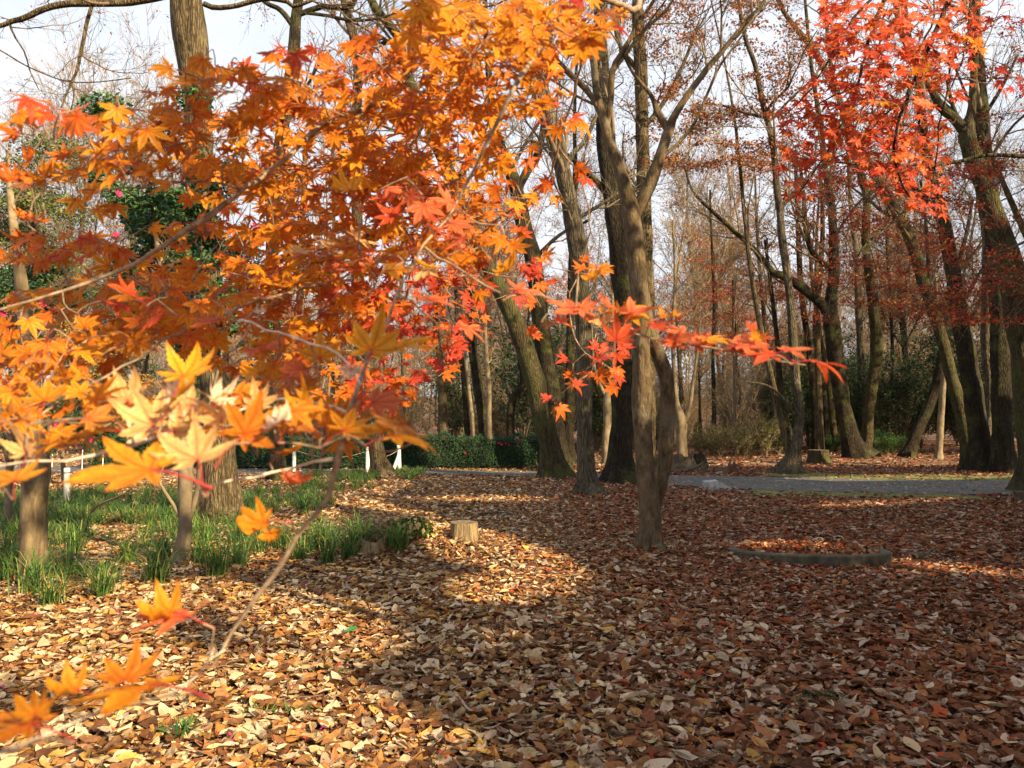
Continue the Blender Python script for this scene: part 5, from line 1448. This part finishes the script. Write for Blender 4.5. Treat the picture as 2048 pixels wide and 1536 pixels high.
# orange maple: trunk stands behind and to the right of the viewer, its limb reaches over the top of the frame
t = thing('maple_tree', 'orange and yellow maple whose sunlit branches hang across the left foreground', 'tree', (-2.3, -1.4, 0))
MO = Maple(t)
tr = spline(np.array([[-2.3, -1.4, -.05, .13], [-2.25, -1.3, .8, .11], [-2.05, -1.0, 1.7, .09], [-1.6, -.4, 2.7, .07], [-1.0, .5, 3.3, .05], [-.3, 1.4, 3.15, .03], [.1, 1.95, 2.85, .017]]), 40)
V, f = stem_mesh(tr[:, :3], tr[:, 3], 16, .4, 77); mk('trunk', V, [f], M_SMOOTH, t)
e3 = tr[-1, :3]
st_ = [e3, P(1000, 15, 1.75)]
def world_then(px_pts):
    q = P([a[0] for a in px_pts], [a[1] for a in px_pts], np.array([a[2] for a in px_pts], float)); w = np.array([a[3] / 2 / F * a[2] for a in px_pts]); return q, w
q, w = world_then([(1010, 30, 1.8, 22), (985, 75, 1.75, 20), (950, 120, 1.7, 18), (905, 165, 1.62, 14), (860, 185, 1.52, 11), (830, 193, 1.48, 10), (760, 205, 1.42, 11), (705, 226, 1.38, 12), (660, 240, 1.34, 11), (625, 268, 1.32, 11), (585, 305, 1.3, 11), (530, 350, 1.28, 10), (480, 385, 1.25, 10), (430, 425, 1.22, 10), (370, 464, 1.2, 10), (300, 510, 1.18, 9), (230, 545, 1.15, 8), (150, 575, 1.12, 7), (60, 602, 1.1, 6), (-30, 628, 1.08, 5)])
MO.branch3(np.vstack([e3[None], q]), np.concatenate([[.016], w]))
q, w = world_then([(1250, -60, 1.5, 14), (1170, -10, 1.3, 12), (1110, 60, 1.15, 11), (1068, 110, 1.05, 10), (1040, 165, 1.0, 9), (1008, 215, 1.0, 9), (985, 270, 1.02, 8), (960, 310, 1.05, 7), (930, 370, 1.05, 6), (900, 430, 1.05, 5), (850, 490, 1.0, 5), (810, 560, .95, 5), (775, 640, .85, 6), (742, 712, .78, 8), (722, 770, .76, 9), (700, 830, .75, 9), (683, 880, .75, 10), (668, 925, .75, 11), (655, 975, .75, 9), (640, 1012, .75, 8), (600, 1060, .74, 9), (555, 1140, .74, 10), (510, 1195, .74, 10), (474, 1248, .74, 9), (450, 1295, .73, 6), (425, 1335, .73, 5)])
MO.branch3(np.vstack([tr[33, :3][None], q]), np.concatenate([[.014], w]))
for br in [
    [(640, 255, 1.33, 8), (610, 280, 1.32, 8), (560, 292, 1.3, 5), (500, 272, 1.28, 3), (430, 280, 1.26, 3), (380, 284, 1.25, 3), (300, 296, 1.22, 3), (200, 301, 1.2, 2), (100, 290, 1.15, 2)],
    [(480, 378, 1.25, 5), (430, 364, 1.23, 4), (370, 362, 1.21, 4), (300, 370, 1.19, 4), (230, 378, 1.17, 3), (160, 379, 1.15, 3)],
    [(520, 360, 1.28, 4), (560, 330, 1.33, 3), (640, 330, 1.4, 3), (720, 300, 1.5, 3)],
    [(660, 240, 1.34, 5), (640, 190, 1.3, 4), (590, 160, 1.25, 3), (520, 160, 1.2, 3), (430, 130, 1.15, 2)],
    [(830, 195, 1.48, 5), (780, 150, 1.4, 4), (720, 110, 1.32, 3), (650, 90, 1.25, 2)],
    [(905, 165, 1.62, 8), (868, 215, 1.62, 7), (850, 250, 1.6, 6), (820, 290, 1.6, 6), (800, 330, 1.6, 6), (782, 360, 1.6, 6), (760, 420, 1.58, 5), (740, 470, 1.55, 5), (700, 545, 1.5, 4), (640, 570, 1.45, 4), (560, 590, 1.4, 4)],
    [(830, 200, 1.5, 5), (770, 240, 1.55, 4), (740, 280, 1.6, 3.5), (715, 330, 1.62, 3), (680, 360, 1.65, 2.5)],
    [(738, 470, 1.55, 4), (690, 480, 1.55, 4), (640, 500, 1.5, 4), (560, 520, 1.45, 3), (470, 540, 1.4, 3)],
    [(920, 350, 1.1, 5), (895, 372, 1.3, 5), (878, 400, 1.5, 5), (860, 430, 1.7, 5), (830, 500, 1.9, 4), (815, 570, 2.05, 4), (800, 650, 2.15, 4), (780, 740, 2.2, 3), (760, 800, 2.2, 2)],
    [(865, 420, 1.7, 5), (920, 500, 1.9, 4), (930, 580, 2.1, 3.5), (900, 660, 2.2, 3), (840, 720, 2.2, 2)],
    [(1180, 60, 1.35, 5), (1165, 110, 1.4, 5), (1150, 170, 1.45, 4.5), (1135, 230, 1.5, 4.5), (1115, 290, 1.55, 4), (1100, 350, 1.6, 4), (1060, 390, 1.65, 3.5), (1010, 430, 1.7, 3.5), (960, 470, 1.75, 3)],
    [(1115, 290, 1.55, 3), (1160, 360, 1.7, 3), (1180, 450, 1.75, 3), (1160, 540, 1.8, 3), (1140, 600, 1.8, 3), (1150, 680, 1.8, 3), (1190, 720, 1.8, 2.5), (1230, 740, 1.8, 2)],
    [(700, 560, 1.45, 5), (620, 572, 1.3, 6), (560, 590, 1.2, 6), (500, 605, 1.15, 6), (420, 640, 1.1, 6), (330, 680, 1.05, 5), (270, 720, 1.0, 5), (200, 760, .95, 5), (120, 800, .9, 6), (70, 838, .88, 6)],
    [(665, 918, .75, 7), (620, 925, .75, 6), (575, 935, .74, 6), (530, 945, .73, 6), (480, 958, .72, 6), (430, 970, .7, 4), (395, 975, .68, 3)],
    [(545, 800, .80, 5), (480, 820, .78, 5), (380, 850, .75, 7), (280, 884, .72, 8), (210, 905, .70, 7), (140, 918, .68, 6), (60, 925, .66, 5), (-20, 935, .65, 4)],
    [(700, 828, .75, 5), (640, 810, .77, 5), (580, 800, .79, 5), (545, 800, .80, 5)],
    [(850, 495, 1.0, 5), (920, 540, .97, 5), (990, 585, .95, 5), (1060, 592, .93, 5), (1130, 610, .92, 5), (1200, 640, .92, 5), (1270, 660, .91, 5), (1330, 684, .9, 4.5), (1390, 692, .9, 4), (1440, 700, .9, 4), (1500, 710, .88, 3.5), (1560, 722, .87, 3), (1610, 730, .86, 2.5)],
    [(722, 770, .76, 4), (690, 720, .78, 4), (640, 690, .82, 4), (570, 670, .86, 4), (480, 640, .92, 4)],
    [(450, 1300, .73, 4), (400, 1340, .68, 4), (340, 1390, .62, 4), (200, 1430, .56, 5), (80, 1470, .52, 6), (0, 1505, .5, 6)],
]:
    MO.branch(br)
OR = ['orange', 'orange', 'gold', 'gold', 'deep']; RO = ['deep', 'red', 'orange', 'orange']; YO = ['gold', 'yellow', 'orange', 'gold']; RD = ['red', 'crimson', 'deep']
for rgn in [
    (60, 235, 100, 42, .85, 1.1, 10, RO), (250, 235, 130, 55, .95, 1.25, 24, OR), (420, 190, 120, 80, 1.0, 1.35, 34, OR), (560, 150, 110, 70, 1.05, 1.4, 32, RO), (600, 230, 110, 60, 1.1, 1.4, 26, OR),
    (720, 130, 90, 60, 1.1, 1.5, 30, RO), (840, 160, 110, 90, 1.2, 1.6, 60, OR), (950, 60, 130, 80, 1.0, 1.6, 75, YO), (1085, 60, 110, 70, .9, 1.3, 50, YO), (1000, 150, 130, 90, 1.1, 1.7, 70, OR), (1190, 30, 60, 40, 1.1, 1.4, 16, ['darkred', 'brown', 'gold']), (860, 20, 60, 40, .9, 1.2, 14, YO),
    (560, 300, 200, 90, 1.25, 1.8, 120, OR), (760, 280, 160, 100, 1.3, 2.0, 130, OR), (900, 320, 130, 120, 1.3, 2.0, 110, OR), (700, 400, 200, 90, 1.4, 2.0, 150, OR), (860, 430, 120, 80, 1.4, 2.1, 80, RO), (480, 400, 120, 70, 1.3, 1.7, 36, OR),
    (340, 320, 170, 50, 1.1, 1.4, 32, OR), (170, 330, 110, 40, 1.0, 1.3, 18, OR), (180, 405, 60, 30, 1.2, 1.4, 5, OR), (120, 495, 140, 30, 1.35, 1.7, 34, RO), (330, 470, 120, 40, 1.3, 1.6, 10, OR), (270, 545, 120, 30, 1.3, 1.6, 15, OR),
    (430, 570, 180, 55, 1.2, 1.7, 50, OR), (150, 600, 140, 40, 1.2, 1.5, 26, OR), (620, 510, 180, 70, 1.3, 1.9, 100, OR), (660, 620, 150, 60, 1.4, 1.9, 80, RO),
    (300, 650, 150, 40, 1.0, 1.35, 34, OR), (120, 665, 120, 50, 1.0, 1.3, 24, OR), (60, 740, 90, 50, 1.0, 1.3, 20, OR), (200, 700, 110, 30, 1.0, 1.3, 14, OR), (520, 690, 150, 60, 1.1, 1.6, 36, OR), (640, 760, 110, 60, 1.5, 2.0, 40, RO),
    (830, 600, 110, 70, 1.9, 2.4, 60, RD), (830, 700, 90, 70, 2.0, 2.4, 60, RD), (760, 790, 70, 60, 2.0, 2.4, 34, RD), (920, 600, 60, 80, 1.9, 2.3, 26, RD), (980, 440, 80, 50, 1.5, 1.9, 24, RO), (950, 550, 70, 50, 1.7, 2.2, 18, RO),
    (1175, 745, 85, 40, 1.6, 1.8, 11, RD), (1210, 690, 50, 25, 1.6, 1.8, 5, RD), (1120, 800, 26, 20, 1.6, 1.7, 3, RD), (1140, 525, 80, 26, 1.7, 1.9, 9, RO), (1095, 395, 80, 18, 1.55, 1.8, 5, OR), (1050, 340, 60, 60, 1.5, 1.8, 8, RO), (1130, 240, 60, 40, 1.35, 1.6, 9, RO), (1160, 345, 30, 24, 1.6, 1.7, 3, RO), (1060, 560, 50, 60, 1.8, 2.2, 10, RD), (1085, 660, 30, 20, 1.8, 2.0, 3, RD),
]:
    MO.region(*rgn)
MO.region(770, 505, 170, 38, .95, 1.2, 46, ['salmon', 'salmon', 'orange', 'pale', 'gold'], tilt=(45, 85), vs=('wave', 'cup', 'flat'))
MO.region(1190, 632, 110, 22, .88, .94, 8, ['salmon', 'salmon', 'gold', 'pale'], tilt=(50, 80), vs=('wave', 'cup'), size=(.028, .036))
MO.region(1400, 680, 170, 20, .86, .92, 12, ['salmon', 'red', 'salmon', 'gold'], tilt=(60, 85), vs=('wave', 'cup', 'droop'), size=(.028, .038), angc=20, angs=50)
MO.region(850, 400, 90, 60, 1.0, 1.2, 12, ['salmon', 'red', 'orange'], tilt=(20, 60))
MO.region(940, 480, 100, 40, 1.0, 1.2, 14, ['salmon', 'orange'], tilt=(30, 75))
MO.region(560, 790, 130, 60, .82, 1.0, 16, ['gold', 'orange', 'salmon'], tilt=(40, 80), vs=('wave', 'cup'))
MO.region(380, 600, 160, 40, .95, 1.1, 14, ['salmon', 'orange', 'red'], tilt=(45, 80), vs=('wave', 'cup'))
MO.region(35, 395, 50, 90, 1.0, 1.2, 10, ['brown', 'deep', 'brown'], vs=('curl', 'curl', 'cup'))
MO.region(400, 850, 420, 65, .66, .90, 34, ['gold', 'rust', 'orange', 'orange', 'gold'], tilt=(55, 86), vs=('wave', 'cup', 'curl', 'droop'), angc=60, angs=90)
MO.region(330, 830, 280, 70, .62, .80, 17, ['pale', 'pale', 'white', 'gold'], tilt=(35, 75), vs=('curl', 'curl', 'cup'), angc=90, angs=50, size=(.030, .038))
MO.region(60, 770, 90, 90, .85, 1.1, 16, ['gold', 'rust', 'orange'], tilt=(50, 80), vs=('wave', 'cup'))
MO.region(160, 800, 150, 60, .8, 1.0, 12, ['gold', 'orange'], tilt=(50, 80), vs=('wave', 'cup'))
for h in [
    (368, 752, 190, .72, 'yellow', 'cup', 92, 48), (255, 800, 150, .70, 'pale', 'curl', 105, 50), (305, 850, 190, .66, 'pale', 'cup', 120, 50), (55, 905, 150, .66, 'pale', 'curl', 95, 50), (135, 878, 150, .70, 'gold', 'wave', 160, 68),
    (395, 918, 250, .58, 'pale', 'cup', 105, 55), (300, 940, 330, .55, 'gold', 'wave', 205, 72), (490, 868, 230, .64, 'orange', 'flat', 60, 50), (600, 840, 170, .68, 'yellow', 'curl', 70, 55), (640, 715, 130, .85, 'gold', 'wave', 90, 50),
    (742, 700, 190, .72, 'yellow', 'cup', 80, 50), (800, 690, 170, .74, 'yellow', 'wave', 0, 62), (702, 738, 90, .74, 'white', 'curl', -90, 20), (745, 805, 150, .74, 'salmon', 'wave', 20, 55), (690, 860, 170, .70, 'gold', 'wave', 60, 60), (790, 872, 170, .66, 'gold', 'droop', 10, 78),
    (860, 600, 130, .95, 'salmon', 'wave', 80, 62), (930, 655, 120, .95, 'salmon', 'wave', 15, 65), (1040, 580, 125, .93, 'salmon', 'wave', 60, 62), (1150, 618, 140, .90, 'salmon', 'wave', 190, 55), (1205, 640, 110, .90, 'pale', 'curl', -80, 40), (1265, 625, 120, .9, 'salmon', 'wave', 80, 55),
    (1310, 650, 130, .89, 'red', 'wave', 10, 65), (1325, 632, 70, .9, 'gold', 'curl', 20, 60), (1380, 672, 110, .89, 'salmon', 'wave', 5, 70), (1480, 690, 140, .86, 'salmon', 'wave', 20, 60), (1510, 680, 70, .86, 'gold', 'curl', 60, 50), (1545, 708, 140, .84, 'red', 'wave', 190, 58), (1575, 700, 120, .84, 'salmon', 'wave', 30, 75), (1630, 722, 130, .82, 'red', 'droop', 5, 78), (1350, 630, 60, .9, 'gold', 'cup', 20, 70),
    (605, 955, 120, .74, 'salmon', 'curl', -100, 40), (528, 1045, 150, .70, 'gold', 'curl', 200, 50), (540, 1065, 90, .72, 'gold', 'curl', -80, 30), (360, 1235, 190, .66, 'salmon', 'wave', 215, 84), (340, 1225, 190, .66, 'gold', 'curl', 150, 80),
    (300, 1372, 330, .54, 'gold', 'wave', 185, 86), (250, 1360, 190, .55, 'orange', 'cup', 95, 70), (150, 1380, 170, .54, 'gold', 'curl', 120, 75), (60, 1450, 260, .48, 'orange', 'wave', 175, 84), (70, 1430, 140, .48, 'gold', 'curl', 100, 60),
    (1175, 552, 80, .98, 'gold', 'curl', -60, 40), (870, 535, 110, .95, 'yellow', 'flat', 170, 78), (700, 380, 120, .95, 'yellow', 'curl', 110, 50), (850, 410, 120, 1.0, 'salmon', 'wave', -80, 35), (1000, 545, 110, 1.0, 'gold', 'curl', 30, 60),
    (500, 700, 120, .9, 'salmon', 'wave', 20, 70), (560, 690, 110, .9, 'salmon', 'wave', 160, 70), (30, 960, 150, .6, 'gold', 'wave', 100, 70), (90, 800, 140, .8, 'gold', 'cup', 100, 60), (470, 795, 140, .75, 'orange', 'wave', 10, 55), (430, 640, 120, .95, 'salmon', 'wave', 200, 65),
    (410, 470, 90, 1.1, 'brown', 'curl', 190, 60), (520, 620, 50, .95, 'white', 'curl', -80, 40),
]: MO.hero(*h)
MO.finish(300)

t = thing('maple_tree', 'bright red maple whose branches hang down at the upper right', 'tree', (4.6, .6, 0))
MR = Maple(t)
tr = spline(np.array([[4.6, .6, -.05, .14], [4.5, .7, 1.2, .12], [4.3, 1.0, 2.4, .10], [3.9, 1.4, 3.6, .07], [3.2, 2.0, 4.1, .045], [2.4, 2.6, 4.0, .028], [1.9, 2.8, 3.7, .018]]), 40)
V, f = stem_mesh(tr[:, :3], tr[:, 3], 16, .4, 78); mk('trunk', V, [f], M_SMOOTH, t)
q, w = world_then([(1960, -90, 2.6, 12), (1900, 0, 2.5, 10), (1860, 90, 2.45, 7), (1815, 190, 2.4, 6), (1790, 280, 2.4, 5), (1800, 360, 2.4, 4), (1840, 420, 2.4, 3)])
MR.branch3(np.vstack([tr[-1, :3][None], q]), np.concatenate([[.016], w]))
q, w = world_then([(1840, -120, 2.7, 12), (1780, -20, 2.6, 9), (1740, 70, 2.55, 6), (1715, 170, 2.5, 5), (1680, 260, 2.5, 4), (1630, 340, 2.5, 3), (1590, 400, 2.5, 2)])
MR.branch3(np.vstack([tr[-1, :3][None], q]), np.concatenate([[.014], w]))
for br in [[(1790, -40, 2.6, 6), (1720, 20, 2.5, 5), (1680, 80, 2.5, 4), (1620, 180, 2.5, 3), (1560, 240, 2.5, 2)], [(1860, 90, 2.45, 4), (1900, 140, 2.4, 4), (1880, 240, 2.4, 3), (1870, 330, 2.4, 3), (1860, 400, 2.4, 2)], [(1960, -90, 2.6, 6), (1940, 20, 2.4, 4), (1930, 100, 2.3, 3), (1900, 180, 2.3, 2)],
           [(1815, 190, 2.4, 4), (1760, 240, 2.4, 3), (1700, 300, 2.4, 2.5), (1640, 330, 2.4, 2)], [(1715, 170, 2.5, 4), (1650, 200, 2.5, 3), (1600, 240, 2.5, 2)]]:
    MR.branch(br)
q, w = world_then([(2300, 330, 3.2, 10), (2180, 322, 3.1, 9), (2048, 313, 3.0, 8), (1980, 310, 3.0, 7), (1920, 322, 3.0, 7), (1880, 328, 3.0, 7), (1800, 330, 3.0, 5), (1740, 332, 3.0, 5), (1680, 325, 3.0, 4), (1630, 320, 3.0, 3)])
MR.branch3(np.vstack([tr[22, :3][None], q]), np.concatenate([[.016], w]))
MR.branch([(1890, 330, 3.0, 5), (1860, 370, 3.0, 5), (1830, 400, 3.0, 4), (1790, 440, 3.0, 3.5), (1740, 480, 3.0, 3), (1700, 530, 3.0, 2)])
RR = ['red', 'crimson', 'red', 'deep', 'salmon', 'salmon', 'red']
for rgn in [(1740, 30, 100, 70, 2.3, 2.8, 70, RR), (1850, 60, 110, 80, 2.2, 2.8, 80, RR), (1700, 130, 80, 80, 2.3, 2.8, 70, RR), (1790, 150, 100, 80, 2.2, 2.8, 80, RR), (1660, 210, 70, 70, 2.4, 2.8, 50, RR), (1720, 260, 80, 60, 2.3, 2.7, 46, RR), (1620, 280, 60, 60, 2.4, 2.8, 36, RR), (1600, 350, 45, 50, 2.4, 2.7, 24, RR), (1570, 225, 35, 16, 2.4, 2.7, 7, RR),
            (1820, 250, 80, 60, 2.3, 2.7, 50, RR), (1780, 310, 80, 50, 2.3, 2.7, 36, RR), (1850, 340, 50, 70, 2.3, 2.7, 26, RR), (1780, 360, 60, 40, 2.3, 2.7, 16, RR), (1860, 400, 40, 40, 2.3, 2.6, 14, RR), (1690, 50, 60, 60, 2.3, 2.7, 26, RR), (1925, 40, 60, 60, 2.2, 2.6, 26, RR), (1910, 150, 50, 50, 2.2, 2.6, 18, RR), (1775, 345, 36, 16, 2.3, 2.5, 6, RR), (2030, 170, 30, 60, 2.0, 2.5, 8, ['darkred', 'crimson']), (2035, 30, 30, 60, 2.0, 2.5, 7, ['darkred', 'crimson'])]:
    MR.region(*(rgn[:6] + (int(rgn[6] * 1.4),) + rgn[7:]), size=(.026, .040), angc=-120, angs=45, tilt=(15, 70))
MR.region(1935, 100, 32, 30, 2.0, 2.3, 7, ['yellow', 'gold', 'orange']); MR.region(1870, 140, 40, 20, 2.2, 2.4, 3, ['gold'])
MR.region(1750, 230, 60, 40, 2.2, 2.4, 8, ['salmon', 'gold'])
MR.finish(300)

# ------------------------------------------------------------------ unseen trees behind the viewer, crowns shaped to cast the wanted shade
LIT = [  # lit pools on the ground (photo pixels): cx, cy, rx, ry, rot
    (770, 1022, 100, 9, -10), (1015, 1128, 125, 30, -14), (1080, 1165, 60, 26, 0), (990, 1185, 90, 26, 0), (900, 1090, 120, 36, -10), (420, 1510, 430, 50, 3), (760, 1470, 110, 60, -30), (330, 1055, 190, 26, 0), (150, 1085, 110, 24, 0), (500, 1105, 130, 16, 0),
    (250, 1228, 60, 20, 0), (140, 1195, 70, 12, 0), (1940, 1143, 150, 9, -7), (1600, 1094, 120, 8, 0), (1760, 1008, 130, 5, 3), (1820, 956, 220, 5, 1), (1700, 925, 260, 9, 0), (1350, 930, 200, 5, 0), (120, 950, 260, 18, 0), (980, 944, 200, 3, 0), (590, 1440, 60, 16, 0), (960, 1290, 90, 10, 10), (60, 1420, 80, 40, 0), (950, 1000, 120, 5, 0),
]
FG = [(700, 350, 720, 420, 0), (400, 850, 480, 200, 0), (1350, 660, 380, 110, 0), (1800, 220, 260, 260, 0), (350, 1300, 330, 230, 0), (1150, 300, 300, 330, 0)]


def ine(px, py, E, grow=1.0):
    m = np.zeros(np.shape(px), bool)
    for cx, cy, rx, ry, rot in E:
        c, s_ = math.cos(math.radians(rot)), math.sin(math.radians(rot)); u = (px - cx) * c - (py - cy) * s_; v = (px - cx) * s_ + (py - cy) * c
        m |= (u / rx / grow) ** 2 + (v / ry / grow) ** 2 < 1
    return m


def canopy_ok(c):
    g = c - S * (c[:, 2] / S[2])[:, None]
    px, py, d = proj(g)
    ok = ~(ine(px, py, LIT, 1.3) & (d > 1))
    for tt in np.linspace(.02, .98, 170):
        q = c - S * (c[:, 2] / S[2])[:, None] * tt
        px, py, d = proj(q)
        ok &= ~((d > .35) & (d < 3.2) & ine(px, py, FG, 1.3))
    px, py, d = proj(c)
    ok &= ~((d > .1) & (px > -120) & (px < 2170) & (py > -120) & (py < 1700))
    ok &= np.linalg.norm(c - CAM, axis=1) > 2.5
    return ok


n = 300000
gx = rng.uniform(-9, 24, n); gy = rng.uniform(1.5, 46, n)
dens = np.where(gx < -2.5, np.where(gy < 7, .8, .22), 1.0) * np.where(gy > 13, .8, 1) * np.where((gy > 22) & (gx < 3.5), np.where(gy > 28, .15, .1), np.where(gy > 28, .25, 1.0))
k = rng.random(n) < dens; gx, gy = gx[k], gy[k]; n = len(gx)
hz = np.where(gy > 20, rng.uniform(7, 20, n), rng.uniform(4.5, 11.5, n))
c = np.stack([gx, gy, np.zeros(n)], -1) + S * (hz / S[2])[:, None]
c = c[canopy_ok(c)]  # gaps cut in the crowns so lit pools and foreground leaves stay sunny
tpos = np.array([[4.5, -3.5], [11.5, -6.5], [13.5, .5], [1.0, -7.5], [15.5, 6.5], [19, -4], [7, -12], [22, 3], [14, -11], [-3, -6], [3, -14], [23, 10], [27, 17], [31, 24], [29, 6], [19, 12], [34, 14]])
own = np.argmin(((c[:, None, :2] - tpos[None]) ** 2).sum(-1), 1)
for i, tp in enumerate(tpos):
    cc = c[own == i]
    if len(cc) < 30: continue
    t = thing('shade_tree', 'unseen brown oak behind the viewer, its crown shaped to shade the ground', 'tree', (tp[0], tp[1], 0), 'unseen shading oaks behind the viewer')
    topz = float(max(9, cc[:, 2].max() - 1))
    q = spline(np.array([[tp[0], tp[1], -.05], [tp[0] + .2, tp[1], 3], [tp[0] - .1, tp[1] + .2, 7], [tp[0], tp[1], topz]]), 24)
    V, f = stem_mesh(q, np.linspace(.2, .03, 24), 12, .4, i); mk('trunk', V, [f], M_OAK, t)
    tg = cc[rng.integers(len(cc), size=70)]; L = []
    for e in tg:
        j = int(np.clip(np.argmin(np.abs(q[:, 2] - (e[2] - 1))), 4, 23)); L.append(spline(np.array([q[j], (q[j] + e) / 2 + [0, 0, .3], e]), 8))
    L = np.array(L); V, f = tubes(L, np.tile(np.linspace(.05, .01, 8), (len(L), 1)), 5)
    # keep limbs out of the picture
    px, py, d = proj(L.reshape(-1, 3)); bad = ((d > .1) & (px > -60) & (px < 2110) & (py > -60)).reshape(len(L), 8).any(1)
    for jj in range(7):
        for ff in (0, .33, .66): bad |= ~canopy_ok(L[:, jj] * (1 - ff) + L[:, jj + 1] * ff)
    if (~bad).any():
        V, f = tubes(L[~bad], np.tile(np.linspace(.05, .01, 8), ((~bad).sum(), 1)), 5); mk('crown', V, [f], M_TWIG, t)
    V, FS = leafquads(cc, rng.uniform(.14, .26, len(cc)), norm(S + rng.normal(0, .5, (len(cc), 3))), .75)
    mk('foliage', V, FS, M_BROWN, t, rep(BROWNS[rng.integers(5, size=len(cc))], 4), False, kind='stuff')
